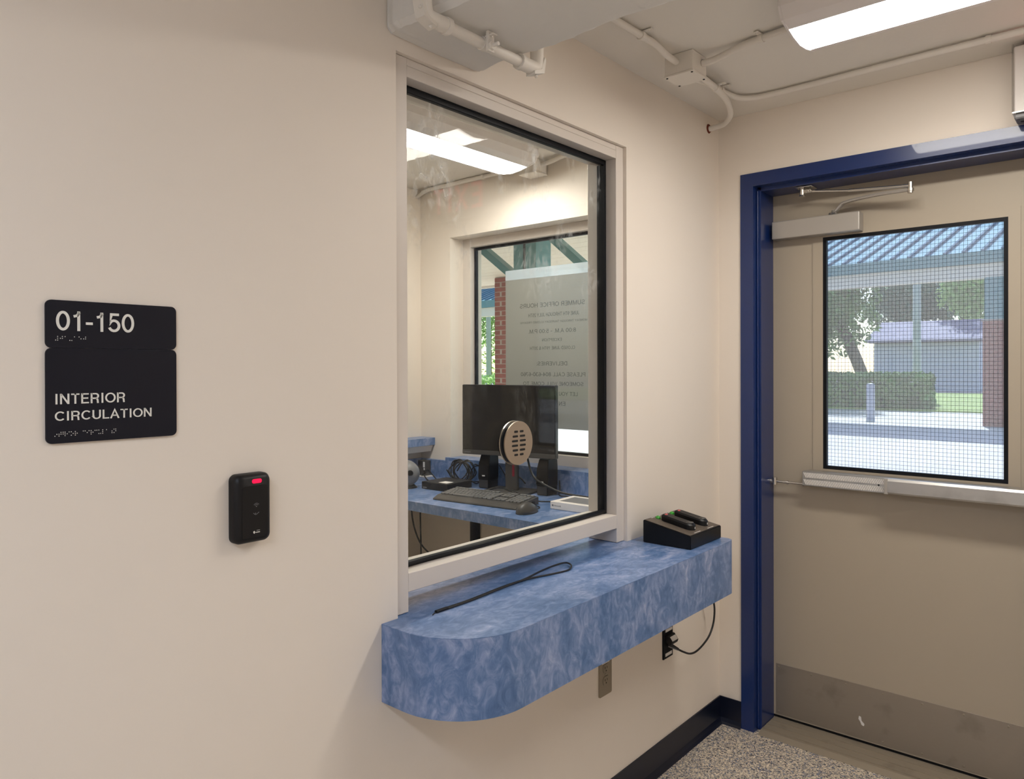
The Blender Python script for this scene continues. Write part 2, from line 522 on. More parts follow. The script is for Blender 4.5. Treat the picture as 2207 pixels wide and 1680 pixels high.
# ------------------------------------------------------------------ plain grotesque lettering built from strokes
def _ell(cx, cy, rx, ry, a0, a1, n=14):
    return [(cx + rx * math.cos(math.radians(a0 + (a1 - a0) * k / n)), cy + ry * math.sin(math.radians(a0 + (a1 - a0) * k / n))) for k in range(n + 1)]
_b, _t = .07, .93
def _bowl(x0, x1, y0, y1):
    r = (y1 - y0) / 2
    return [(x0, y1)] + _ell(x1 - r * .85, (y0 + y1) / 2, r * .85, r, 90, -90, 10) + [(x0, y0)]
GLYPH = {
    ' ': (.28, []), '.': (.2, [[(.10, 0), (.10, .14)]]), ':': (.2, [[(.10, 0), (.10, .14)], [(.10, .56), (.10, .70)]]), '-': (.38, [[(.03, .40), (.35, .40)]]),
    '(': (.28, [_ell(.36, .5, .28, .62, 128, 232, 8)]), ')': (.28, [_ell(-.08, .5, .28, .62, 52, -52, 8)]),
    '&': (.74, [[(.70, 0), (.20, .66)] + _ell(.33, .77, .17, .17, 215, -60, 10) + [(.20, .42)] + _ell(.30, .25, .23, .19, 130, 350, 10) + [(.66, .46)]]),
    'A': (.76, [[(.06, 0), (.38, .97), (.70, 0)], [(.17, .33), (.59, .33)]]),
    'B': (.68, [[(.11, 0), (.11, 1)], _bowl(.11, .58, .53, _t), _bowl(.11, .62, _b, .53)]),
    'C': (.78, [_ell(.42, .5, .33, .43, 42, 318, 22)]),
    'D': (.76, [[(.11, 0), (.11, 1)], [(.11, _t), (.30, _t)] + _ell(.30, .5, .38, .43, 90, -90, 14) + [(.11, _b)]]),
    'E': (.64, [[(.11, 0), (.11, 1)], [(.11, _t), (.60, _t)], [(.11, .52), (.56, .52)], [(.11, _b), (.61, _b)]]),
    'F': (.60, [[(.11, 0), (.11, 1)], [(.11, _t), (.58, _t)], [(.11, .50), (.52, .50)]]),
    'G': (.80, [_ell(.42, .5, .34, .43, 42, 335, 22), [(.74, .05), (.74, .44)], [(.44, .44), (.76, .44)]]),
    'H': (.74, [[(.11, 0), (.11, 1)], [(.63, 0), (.63, 1)], [(.11, .52), (.63, .52)]]),
    'I': (.30, [[(.15, 0), (.15, 1)]]),
    'J': (.54, [[(.43, 1), (.43, .28)] + _ell(.25, .26, .18, .19, 0, -180, 10)]),
    'K': (.72, [[(.11, 0), (.11, 1)], [(.66, 1), (.14, .40)], [(.30, .58), (.68, 0)]]),
    'L': (.58, [[(.11, 1), (.11, 0)], [(.11, _b), (.56, _b)]]),
    'M': (.86, [[(.11, 0), (.11, 1)], [(.75, 0), (.75, 1)], [(.13, .97), (.43, .06), (.73, .97)]]),
    'N': (.75, [[(.11, 0), (.11, 1)], [(.64, 0), (.64, 1)], [(.13, .95), (.62, .05)]]),
    'O': (.82, [_ell(.41, .5, .34, .43, 0, 360, 30)]),
    'P': (.66, [[(.11, 0), (.11, 1)], _bowl(.11, .60, .44, _t)]),
    'R': (.72, [[(.11, 0), (.11, 1)], _bowl(.11, .61, .48, _t), [(.44, .48), (.56, .36), (.59, 0)]]),
    'S': (.68, [_ell(.34, .715, .24, .215, 18, 262, 14) + _ell(.34, .285, .26, .215, 85, -165, 14)]),
    'T': (.66, [[(.33, 0), (.33, 1)], [(.03, _t), (.63, _t)]]),
    'U': (.74, [[(.11, 1), (.11, .33)] + _ell(.37, .33, .26, .26, 180, 360, 14) + [(.63, 1)]]),
    'V': (.70, [[(.05, 1), (.35, .03), (.65, 1)]]),
    'W': (1.0, [[(.05, 1), (.27, .03), (.50, .95), (.73, .03), (.95, 1)]]),
    'X': (.72, [[(.06, 0), (.66, 1)], [(.06, 1), (.66, 0)]]),
    'Y': (.70, [[(.05, 1), (.35, .42), (.65, 1)], [(.35, .44), (.35, 0)]]),
    '0': (.62, [_ell(.31, .5, .24, .43, 0, 360, 28)]),
    '1': (.56, [[(.33, 0), (.33, 1)], [(.36, .95), (.26, .78), (.10, .74)]]),
    '2': (.60, [_ell(.30, .70, .22, .23, 170, -30, 12) + [(.10, .12)], [(.07, _b), (.54, _b)]]),
    '3': (.60, [_ell(.28, .72, .21, .21, 160, -80, 12), _ell(.29, .29, .24, .22, 85, -160, 14)]),
    '4': (.60, [[(.43, 0), (.43, 1)], [(.43, .93), (.08, .30), (.57, .30)]]),
    '5': (.60, [[(.53, _t), (.16, _t), (.11, .47)] + _ell(.29, .34, .24, .27, 128, -158, 18)]),
    '6': (.60, [[(.47, .88)] + _ell(.33, .55, .25, .38, 80, 180, 8) + [(.08, .32)] + _ell(.31, .31, .23, .24, 180, 540, 18)]),
    '7': (.58, [[(.05, _t), (.54, _t), (.24, 0)]]),
    '8': (.60, [_ell(.30, .73, .20, .20, 0, 360, 18), _ell(.30, .29, .23, .22, 0, 360, 18)]),
    '9': (.60, [_ell(.29, .68, .22, .24, 0, 360, 18), [(.51, .66)] + _ell(.28, .45, .24, .38, 10, -110, 8)]),
}
def stroke_text(body, thick=.14, gap=.06):
    """flat mesh in XY, cap height 1"""
    bm = bmesh.new()
    x = 0.0
    h = thick / 2
    for ch in body:
        w, strokes = GLYPH[ch]
        for pl in strokes:
            P = [Vector((p[0] + x, p[1])) for p in pl]
            closed = (P[0] - P[-1]).length < 1e-4 and len(P) > 4
            if closed:
                P = P[:-1]
            n = len(P)
            Lf, Rt = [], []
            for i in range(n):
                a = P[i - 1] if (i > 0 or closed) else None
                c = P[(i + 1) % n] if (i < n - 1 or closed) else None
                d0 = (P[i] - a).normalized() if a is not None else (c - P[i]).normalized()
                d1 = (c - P[i]).normalized() if c is not None else d0
                d = (d0 + d1).normalized() if (d0 + d1).length > 1e-6 else d0
                nrm = Vector((-d.y, d.x))
                k = h / max(.45, nrm.dot(Vector((-d0.y, d0.x))))
                Lf.append(bm.verts.new((P[i].x + nrm.x * k, P[i].y + nrm.y * k, 0)))
                Rt.append(bm.verts.new((P[i].x - nrm.x * k, P[i].y - nrm.y * k, 0)))
            for i in range(n if closed else n - 1):
                j = (i + 1) % n
                bm.faces.new((Lf[i], Rt[i], Rt[j], Lf[j]))
        x += w + gap
    return bm

# text standing on a wall facing -y : x right, z up
def on_wall_y(x, y, z):
    return Matrix.Translation((x, y, z)) @ Matrix.Rotation(math.pi / 2, 4, 'X')

# ------------------------------------------------------------------ the room
H = 2.42
WX0, WX1, WZ1, CZ = -1.7138, -0.7078, 2.1594, 0.8515
YA = 0.136                       # office face of the window wall
XR, YB = -7.0, -2.3              # hall: rear end and opposite wall
OY, OX = 1.75, -3.6              # office: far wall and rear wall
WT = 0.24                        # exterior wall thickness
DY0, DY1, DZ = -0.143, -1.18, 2.134   # door opening

struct('floor', B((XR, WT, YB, OY, -0.12, 0.0)), 'floor', 'speckled tan and grey seamless floor', 'floor')
struct('ceiling', B((XR - .2, 0.30, YB - .2, OY + .2, H, H + 0.2)), 'ceil', 'off-white painted ceiling over hall and office', 'ceiling')
struct('wall_left', B((XR, WX0, 0, YA, 0, H), (WX1, 0, 0, YA, 0, H), (WX0, WX1, 0, YA, 0, CZ - 0.022), (WX0, WX1, 0, YA, WZ1, H)),
       'wall', 'cream painted wall around the service window', 'wall')
O2Y0, O2Y1, O2Z0, O2Z1 = 0.40, 1.519, 0.945, 2.130     # office exterior window opening
struct('wall_front', B((0, WT, DY0 + 0.005, O2Y0, 0, H), (0, WT, YB, DY1 - 0.005, 0, H), (0, WT, DY1 - 0.005, DY0 + 0.005, DZ + 0.005, H),
                       (0, WT, O2Y0, O2Y1, 0, O2Z0), (0, WT, O2Y0, O2Y1, O2Z1, H), (0, WT, O2Y1, OY, 0, H)),
       'wall', 'cream exterior wall holding the door and office window', 'wall')
struct('wall_right', B((XR, WT, YB - .15, YB, 0, H)), 'wall', 'cream hall wall opposite the service window', 'wall')
struct('wall_back', B((XR - .15, XR, YB - .15, OY + .15, 0, H)), 'wall', 'cream wall at the far end of the hall', 'wall')
struct('wall_office_end', B((OX, WT, OY, OY + .15, 0, H)), 'wall', 'cream office wall beyond the desk end', 'wall')
struct('wall_office_back', B((OX - .1, OX, YA, OY + .15, 0, H)), 'wall', 'cream wall behind the office desk area', 'wall')

# ceiling beam with chipped, uneven lower edges
bm = bmesh.new()
NX, NY = 14, 90
BX0, BX1, BZ = -1.739, -1.430, 2.190
rows = []
rnd = random.Random(3)
jl = [rnd.uniform(-1, 1) for _ in range(NY + 1)]
jr = [rnd.uniform(-1, 1) for _ in range(NY + 1)]
for j in range(NY + 1):
    t = j / NY
    y = -0.001 + (YB + 0.002) * t ** 1.6
    wob = 0.012 * math.sin(j * 0.35) * (0 if j < 2 else 1)
    x1 = BX1 + wob * 0.5 + jr[j] * 0.004
    x0 = BX0 - 0.006 * math.sin(j * 0.23) * (0 if j < 2 else 1) + jl[j] * 0.002
    rows.append([bm.verts.new((x0 + 0.001, y, H - .001)), bm.verts.new((x0, y, BZ + 0.014 + jl[j] * .003)), bm.verts.new((x0 + 0.012, y, BZ + 0.002)),
                 bm.verts.new(((x0 + x1) / 2, y, BZ)), bm.verts.new((x1 - 0.014, y, BZ + 0.001)), bm.verts.new((x1, y, BZ + 0.010 + jr[j] * 0.006)),
                 bm.verts.new((x1 - 0.001, y, H - .001))])
for a, b_ in zip(rows, rows[1:]):
    for k in range(6):
        bm.faces.new((a[k], a[k + 1], b_[k + 1], b_[k]))
bm.faces.new(rows[0]); bm.faces.new(rows[-1][::-1])
bm.faces.new([r[0] for r in rows] + [r[6] for r in rows][::-1])
struct('ceiling_beam', bm, 'beam', 'painted concrete ceiling beam crossing above the service window', 'beam', smooth=True)

def baseboard(name, pts, label):
    """cove base: pts run along the wall foot, offset profile to the room side"""
    bm = bmesh.new()
    prof = [(0.0005, 0.1046), (0.005, 0.1046), (0.006, 0.022), (0.012, 0.008), (0.020, 0.0006), (0.0005, 0.0006)]
    (x0, y0), (x1, y1), (nx, ny), (m0, m1) = pts
    d = Vector((x1 - x0, y1 - y0)).normalized()
    A = [bm.verts.new((x0 + nx * o + d.x * o * m0, y0 + ny * o + d.y * o * m0, z)) for o, z in prof]
    Bv = [bm.verts.new((x1 + nx * o - d.x * o * m1, y1 + ny * o - d.y * o * m1, z)) for o, z in prof]
    n = len(prof)
    for k in range(n):
        bm.faces.new((A[k], A[(k + 1) % n], Bv[(k + 1) % n], Bv[k]))
    bm.faces.new(A[::-1]); bm.faces.new(Bv)
    return struct(name, bm, 'base', label, 'baseboard')
baseboard('baseboard_left', ((XR, 0), (0, 0), (0, -1), (0, 1)), 'dark navy vinyl base along the service window wall')
baseboard('baseboard_front', ((0, 0), (0, -0.092), (-1, 0), (1, 0)), 'short dark navy vinyl base between corner and door frame')

# ------------------------------------------------------------------ door frame (navy)
t = thing('door_frame', 'glossy navy blue steel door frame', 'door frame', (0, -0.65, 0), kind='structure')
PF = [(-0.006, -0.092), (-0.006, -0.143), (0.033, -0.143), (0.033, -0.159), (0.1585, -0.159), (0.1585, -0.143), (WT + .004, -0.143), (WT + .004, -0.138), (0.0, -0.138), (0.0, -0.092)]
bm = bmesh.new()
prism(bm, PF, 2, 0.0, 2.134)
obj('jamb', bm, 'navy', t)
bm = bmesh.new()
cyD = DY0 + DY1
prism(bm, [(x, cyD - y) for x, y in PF], 2, 0.0, 2.134)
obj('jamb', bm, 'navy', t)
bm = bmesh.new()
zf = 2.134 + 0.143 - 0.092
ph = [(-0.006, zf), (-0.006, 2.134), (0.033, 2.134), (0.033, 2.118), (0.1585, 2.118), (0.1585, 2.134), (WT + .004, 2.134), (WT + .004, 2.139), (0.0, 2.139), (0.0, zf)]
va = [bm.verts.new((x, -0.092 if z > 2.15 else -0.143 + (0.0 if z > 2.12 else -0.016), z)) for x, z in ph]
prism(bm, [(x, z) for x, z in ph], 1, -0.092, cyD + 0.092)
for v in va:
    bm.verts.remove(v)
for v in bm.verts:           # trim the head between the jambs below the face
    if v.co.z < 2.139 + 1e-4 and not (v.co.x < 0 and v.co.z > 2.13):
        if v.co.y > -0.13:
            v.co.y = -0.1432 if v.co.z > 2.12 else -0.1592
        elif v.co.y < cyD + 0.13:
            v.co.y = cyD + 0.1432 if v.co.z > 2.12 else cyD + 0.1592
obj('head', bm, 'navy', t)
# weather seal strips in the rabbet
bm = B((0.0335, 0.036, -0.1592, -0.1432, 0.0, 2.117))
obj('seal', B((0.024, 0.0328, -0.1505, -0.1432, 0.005, 2.12), bev=0.002), 'navy', t)

# ------------------------------------------------------------------ door
D = 0.160
DT = 0.045
GY0, GY1, GZ0, GZ1 = -0.352, -0.946, 1.034, 1.930
t = thing('door_1', 'taupe steel exit door with wired glass, push bar and kick plate', 'door', (D, -0.66, 0.012), kind='structure')
ly0, ly1, lz0, lz1 = -0.1455, DY1 + 0.0025, 0.022, 2.131
bm = B((D, D + DT, GY0, ly0, lz0, lz1), (D, D + DT, ly1, GY1, lz0, lz1), (D, D + DT, GY1, GY0, lz0, GZ0), (D, D + DT, GY1, GY0, GZ1, lz1))
obj('door_leaf', bm, 'door', t)
# raised glazing frame round the lite
bm = bmesh.new()
my0, my1, mz0, mz1 = -0.314, -0.980, 0.998, 1.962
o_ = 0.004
box(bm, D - o_, D, my1, my0, GZ1, mz1)
box(bm, D - o_, D, my1, my0, mz0, GZ0)
box(bm, D - o_, D, GY0, my0, GZ0, GZ1)
box(bm, D - o_, D, my1, GY1, GZ0, GZ1)
obj('glazing_frame', bm, 'door', t)
g = obj('glazing_seal', B((D - .003, D + .012, GY1, GY0, GZ1 - .013, GZ1), (D - .003, D + .012, GY1, GY0, GZ0, GZ0 + .013),
                          (D - .003, D + .012, GY0 - .013, GY0, GZ0 + .013, GZ1 - .013), (D - .003, D + .012, GY1, GY1 + .013, GZ0 + .013, GZ1 - .013)), 'black', t)
pn = obj('pane', B((D + 0.016, D + 0.022, GY1, GY0, GZ0, GZ1)), 'glass_door', t)
tag(pn, 'wired safety glass lite')
bm = bmesh.new()
y = GY1 + 0.006
w = 0.00042
while y < GY0:
    box(bm, D + .0136, D + .0136 + w, y - w, y + w, GZ0, GZ1)
    y += 0.0125
z = GZ0 + 0.006
while z < GZ1:
    box(bm, D + .0141, D + .0141 + w, GY1, GY0, z - w, z + w)
    z += 0.0140
tag(obj('wire_mesh', bm, 'wire', pn), kind='stuff')
kp = obj('kick_plate', B((D - 0.0015, D, DY1 + .03, -0.168, 0.028, 0.231), bev=0.0004), 'kick', t)
bm0 = bmesh.new()
ball(bm0, (0, 0, 0), 0.0042, 1, (0.5, 1, 1))
s0 = None
for zz in (0.040, 0.219):
    for k in range(8):
        yy = -0.178 - k * 0.128
        if s0 is None:
            s0 = obj('screw', bm0, 'steel', kp, True)
            s = s0
        else:
            s = s0.copy(); COL.objects.link(s)
            s.parent = kp
        s.location = (D - 0.0015, yy, zz)
bm = B((D - .0012, D + .0002, -0.1595, -0.1475, lz0, lz1))
bm.free()
bm = bmesh.new()
prism(bm, [(-.480, .112), (-.487, .110), (-.489, .096), (-.499, .086), (-.497, .078), (-.489, .080), (-.484, .092), (-.478, .100)], 0, D - .0019, D - .0014)
obj('scuff_mark', bm, 'labelw', kp)
# sweep under the door
obj('door_sweep', B((D + .002, D + .02, ly1, ly0, 0.0125, 0.0218)), 'black', t)

# closer
cl = thing('door_closer', None, None, (0, 0, 0))
cl.parent = t
cl.matrix_parent_inverse = Matrix.Translation(t.location).inverted()
tag(cl, 'silver hydraulic closer with folding arm')
def sub(name, bm, m, smooth=False):
    o = obj(name, bm, m, None, smooth)
    o.parent = cl
    return o
cx0 = D - 0.055
sub('closer_body', B((cx0, D - .0005, -0.4975, -0.173, 1.936, 2.006), bev=0.004, seg=2), 'silver')
bm = bmesh.new()
cyl(bm, (0.125, -0.402, 2.006), (0.125, -0.402, 2.013), 0.021, 0.018, 20)
cyl(bm, (0.125, -0.402, 2.013), (0.125, -0.402, 2.024), 0.010, 0.008, 12)
sub('spindle', bm, 'chrome', True)
EL = Vector((0.055, -0.676, 2.046))
bm = bmesh.new()
tube(bm, [(0.125, -0.402, 2.018), (0.122, -0.412, 2.020), (0.116, -0.430, 2.036), (0.108, -0.452, 2.045), (0.085, -0.55, 2.050), EL], 0.0105, 8, 5, 0.6)
sub('lower_arm', bm, 'silver', True)
bm = bmesh.new()
SH = Vector((0.078, -0.318, 2.101))
mid = EL.lerp(SH, 0.57)
e2 = EL + Vector((0, 0, 0.013))
cyl(bm, e2, mid, 0.0062, None, 12)
cyl(bm, mid, SH, 0.0044, None, 12)
cyl(bm, e2.lerp(mid, .02), e2.lerp(mid, .12), 0.0075, None, 10)
sub('upper_arm', bm, 'chrome', True)
bm = bmesh.new()
cyl(bm, EL + Vector((0, 0, -.012)), EL + Vector((0, 0, .026)), 0.0085, None, 14)
cyl(bm, EL + Vector((0, 0, -.006)), EL + Vector((0, 0, .004)), 0.0115, None, 14)
sub('elbow_pin', bm, 'chrome', True)
bm = bmesh.new()
box(bm, 0.05, 0.115, -0.345, -0.285, 2.112, 2.1178, 0.002)
cyl(bm, (0.075, -0.302, 2.086), (0.075, -0.302, 2.113), 0.0095, None, 14)
cyl(bm, (0.075, -0.302, 2.082), (0.075, -0.302, 2.088), 0.0125, 0.010, 14)
box(bm, 0.069, 0.081, -0.338, -0.305, 2.093, 2.109, 0.003)
cyl(bm, (0.066, -0.322, 2.101), (0.084, -0.322, 2.101), 0.005, None, 10)
sub('shoe', bm, 'chrome', True)

# push bar
pb = thing('push_bar', None, None, (0, 0, 0))
pb.parent = t
pb.matrix_parent_inverse = Matrix.Translation(t.location).inverted()
tag(pb, 'brushed aluminium panic push bar')
def subp(name, bm, m, smooth=False):
    o = obj(name, bm, m, None, smooth)
    o.parent = pb
    return o
bx = D - 0.060
subp('rail', B((bx + .004, D - .0045, -1.16, -0.2925, 0.969, 1.0265), bev=0.003), 'alu')
bm = bmesh.new()
box(bm, bx, bx + .004, -0.585, -0.2925, 0.9705, 1.025, 0.001)
subp('end_cover', bm, 'alu')
# embossed diagonal ribs in two bands
bm = bmesh.new()
for z0, z1 in ((0.975, 0.9945), (1.002, 1.0205)):
    yy = -0.297
    while yy > -0.578:
        vs = [bm.verts.new(p) for p in ((bx - .0008, yy, z1), (bx - .0008, yy - .0022, z1), (bx - .0008, yy - .0112, z0), (bx - .0008, yy - .009, z0),
                                        (bx, yy + .0006, z1), (bx, yy - .0028, z1), (bx, yy - .0118, z0), (bx, yy - .0084, z0))]
        for f in ((0, 1, 2, 3), (0, 4, 5, 1), (1, 5, 6, 2), (2, 6, 7, 3), (3, 7, 4, 0)):
            bm.faces.new([vs[i] for i in f])
        yy -= 0.0062
tag(subp('rib_pattern', bm, 'white'), kind='stuff')
bm = bmesh.new()
cyl(bm, (bx - .0012, -0.563, 0.9985), (bx + .001, -0.563, 0.9985), 0.0032, None, 12)
subp('dogging_hole', bm, 'slot', True)
bm = bmesh.new()
prism(bm, [(bx - .026, 0.974), (bx - .030, 0.980), (bx - .030, 1.020), (bx - .024, 1.028), (bx + .003, 1.028), (bx + .003, 0.972)], 1, -1.13, -0.587)
subp('push_pad', bm, 'alu')
subp('pad_cap', B((bx - .0305, bx + .002, -0.600, -0.5865, 0.9715, 1.0285), bev=0.002), 'silver')
bm = bmesh.new()
cyl(bm, (0.125, -0.1597, 0.972), (0.125, -0.176, 0.972), 0.0085, None, 12)
cyl(bm, (0.125, -0.176, 0.972), (0.125, -0.292, 0.972), 0.0048, None, 12)
cyl(bm, (0.125, -0.176, 0.960), (0.125, -0.176, 0.988), 0.010, None, 12)
cyl(bm, (0.125, -0.224, 0.972), (0.125, -0.230, 0.972), 0.0075, None, 12)
cyl(bm, (0.125, -0.286, 0.972), (0.125, -0.290, 0.972), 0.0085, None, 12)
subp('door_cord', bm, 'chrome', True)

bm = bmesh.new()
prism(bm, [(-0.012, 0.0005), (0.018, 0.0105), (0.155, 0.0115), (0.175, 0.0115), (WT, 0.004), (WT, 0.0005)], 1, DY1 + .018, -0.1605)
struct('trim_1', bm, 'thresh', 'brushed aluminium door threshold strip', 'threshold')
for k in range(3):
    bm = B((0.03 + k * .045, 0.036 + k * .045, DY1 + .018, -0.1607, 0.0107, 0.0126))
    o = obj('groove', bm, 'thresh', bpy.data.objects['trim_1'])

# ------------------------------------------------------------------ service window
t = thing('window_1', 'tan framed service window with black gasket and glass', 'window', ((WX0 + WX1) / 2, 0.068, CZ), kind='structure')
FY0, FY1 = 0.012, 0.124
JL, JR = -1.6694, -0.7521
obj('jamb', B((WX0 + .0005, JL, FY0, FY1, CZ + .001, WZ1 - .0005), bev=0.0012), 'frame', t)
obj('jamb', B((JR, WX1 - .0005, FY0, FY1, CZ + .001, WZ1 - .0005), bev=0.0012), 'frame', t)
obj('head', B((JL, JR, FY0 + .001, FY1, 2.1415, WZ1 - .0005), bev=0.001), 'frame', t)
obj('head_stop', B((JL, JR, FY0 + .0005, FY1, 2.115, 2.141), bev=0.001), 'frame', t)
obj('sill_bar', B((JL, JR, FY0 + .0005, FY1, 0.8991, 0.9438), bev=0.0012), 'frame', t)
for nm, bx_ in (('gasket', (JL, JR, .050, .060, 2.0970, 2.115)), ('gasket', (JL, JR, .070, .080, 2.105, 2.115)),
                ('gasket', (JR - .0125, JR, .050, .080, .9438, 2.1005)), ('gasket', (JL, JL + .0125, .050, .080, .9438, 2.1005))):
    obj(nm, B(bx_, bev=0.002), 'black', t)
bm = bmesh.new()      # slightly wavy lower gasket
P = []
for k in range(30):
    s = k / 29
    P.append((JL + .004 + (JR - JL - .008) * s, .055 + .0015 * math.sin(s * 9), .9505 + .002 * math.sin(s * 14)))
tube(bm, P, 0.0068, 8, 0)
box(bm, JL, JR, .058, .080, .9438, .952)
obj('gasket', bm, 'black', t, True)
pn = obj('pane', B((JL + .002, JR - .002, .062, .068, .9455, 2.113)), 'glass_in', t)
tag(pn, 'clear glass with smears near the top')

# ------------------------------------------------------------------ counter
out = []
CX0, CX1, CY = -1.763, -0.447, -0.2575
rad = 0.185
out.append((CX1, -0.0005))
out += [(CX1 - .03 + .03 * math.cos(math.radians(a)), CY + .03 - .03 * math.sin(math.radians(a))) for a in range(0, 91, 15)]
out += [(CX0 + rad - rad * math.sin(math.radians(a)), CY + rad - rad * math.cos(math.radians(a))) for a in range(0, 91, 6)]
out.append((CX0, -0.0005))
t = thing('transaction_counter', 'blue mottled laminate counter with rounded end below the service window', 'counter', (-1.1, -0.12, 0.675))
bm = bmesh.new()
prism(bm, out, 2, 0.6749, 0.8500)
ap = obj('apron', bm, 'lam_v', t, True)
bm = bmesh.new()
prism(bm, out, 2, 0.8500, 0.8515)
box(bm, WX0 + .0005, WX1 - .0005, -0.0004, 0.19, 0.8300, 0.8515)
obj('counter_top', bm, 'lam_h', t)

# lanyard strap
t = thing('strap', 'black cord wrist strap lying looped on the blue counter', 'strap', (-1.35, -0.04, CZ))
zc = CZ + .0026
bm = bmesh.new()
tube(bm, [(-1.597, -0.0385, zc + .001), (-1.5146, -0.0374, zc), (-1.38, -0.0275, zc), (-1.2835, -0.0265, zc), (-1.189, -0.0105, zc), (-1.1150, -0.004, zc), (-1.0835, -0.0200, zc + .004),
          (-1.0924, -0.0461, zc + .003), (-1.1272, -0.062, zc), (-1.1782, -0.056, zc), (-1.253, -0.0365, zc), (-1.30, -0.032, zc + .001), (-1.38, -0.0330, zc), (-1.50, -0.0420, zc), (-1.595, -0.0430, zc)], 0.0025, 8, 6)
obj('cord', bm, 'cable', t, True)
obj('clip', B((-1.632, -1.592, -0.0455, -0.0355, CZ + .0005, CZ + .006), bev=0.0015), 'black', t)
bm = bmesh.new()
tube(bm, [(-1.630, -0.040, CZ + .003), (-1.642, -0.044, CZ + .002), (-1.648, -0.047, CZ + .0015)], 0.0012, 6, 4)
obj('clip_tail', bm, 'cable', t, True)

# remote dock on the counter
t = thing('charging_dock', 'black wedge box with two green lamps at the counter end', 'dock', (-0.57, -0.13, CZ))
dx0, dx1, dy0, dy1 = -0.684, -0.462, -0.216, -0.046
bm = bmesh.new()
prism(bm, [(dy0, CZ + .0005), (dy1, CZ + .0005), (dy1, CZ + .074), (dy0, CZ + .043)], 0, dx0, dx1)
bmesh.ops.bevel(bm, geom=list(bm.edges), offset=0.002, segments=2, affect='EDGES')
obj('body', bm, 'plastic', t)
def ztop(y):
    return CZ + .043 + (y - dy0) / (dy1 - dy0) * .031
bm = bmesh.new()
prism(bm, [(dy0 + .005, ztop(dy0 + .005)), (dy1 - .005, ztop(dy1 - .005)), (dy1 - .005, ztop(dy1 - .005) + .0009), (dy0 + .005, ztop(dy0 + .005) + .0009)], 0, dx0 + .005, dx1 - .005)
obj('face_plate', bm, mat('dock plate', srgb(98, 88, 78), 0.5, 0.2, vary=(80, .2)), t)
sl = math.atan2(.031, dy1 - dy0)
for xx in (-0.617, -0.520):
    bm = bmesh.new()
    ball(bm, (xx, -0.064, ztop(-0.064) + .001), 0.0095, 2, (1, 1, 0.9))
    obj('lamp', bm, 'green', t, True)
bm = bmesh.new()
for k in range(9):
    box(bm, -0.640 + k * .0145, -0.640 + k * .0145 + .011 - .004 * (k % 3 == 1), -0.0545, -0.0505, ztop(-.0525) + .0008, ztop(-.0525) + .0013)
obj('printed_line', bm, 'labelw', t)
for x_ in (-0.640, -0.545):
    bm = bmesh.new()
    for k in range(4):
        box(bm, x_ + k * .011, x_ + k * .011 + .008, -0.2085, -0.2055, ztop(-.207) + .0008, ztop(-.207) + .0013)
    obj('printed_line', bm, 'labelw', t)

def remote(x, label):
    y0, y1 = -0.195, -0.082
    t = thing('handheld_remote', label, 'remote', (x, (y0 + y1) / 2, ztop((y0 + y1) / 2)), group='remotes on the dock')
    bm = bmesh.new()
    pts = []
    L = y1 - y0
    for a in range(0, 181, 15):
        pts.append((x + .0215 * math.cos(math.radians(180 + a)), y0 + .0215 + .0215 * math.sin(math.radians(180 + a))))
    pts += [(x + .0190, y1 - .012), (x + .0135, y1), (x - .0135, y1), (x - .0190, y1 - .012)]
    va = [bm.verts.new((p[0], p[1], ztop(p[1]) + .0012)) for p in pts]
    vb = [bm.verts.new((p[0], p[1], ztop(p[1]) + .016)) for p in pts]
    vc = [bm.verts.new((x + (p[0] - x) * .8, y0 + L * .5 + (p[1] - y0 - L * .5) * .94, ztop(p[1]) + .021)) for p in pts]
    n = len(pts)
    for R0, R1 in ((va, vb), (vb, vc)):
        for k in range(n):
            bm.faces.new((R0[k], R0[(k + 1) % n], R1[(k + 1) % n], R1[k]))
    bm.faces.new(va[::-1]); bm.faces.new(vc)
    obj('shell', bm, 'plastic', t, True, 35)
    bm = bmesh.new()
    cyl(bm, (x, y0 + .02, ztop(y0 + .02) + .0205), (x, y0 + .02, ztop(y0 + .02) + .0222), .0145, .013, 24)
    cyl(bm, (x, y0 + .02, ztop(y0 + .02) + .0222), (x, y0 + .02, ztop(y0 + .02) + .0232), .0065, .006, 16)
    obj('button', bm, 'plastic2', t, True)
    bm = bmesh.new()
    ball(bm, (x, y1 - .010, ztop(y1 - .01) + .0205), .0062, 2, (1.3, .8, .5))
    obj('lamp', bm, 'redlamp', t, True)
    obj('mark', B((x - .0015, x + .0015, y0 - .0006, y0 + .0006, ztop(y0) + .006, ztop(y0) + .012)), 'labelw', t)
remote(-0.612, 'black handheld remote on the dock nearer the window')
remote(-0.522, 'black handheld remote on the dock nearer the room corner')

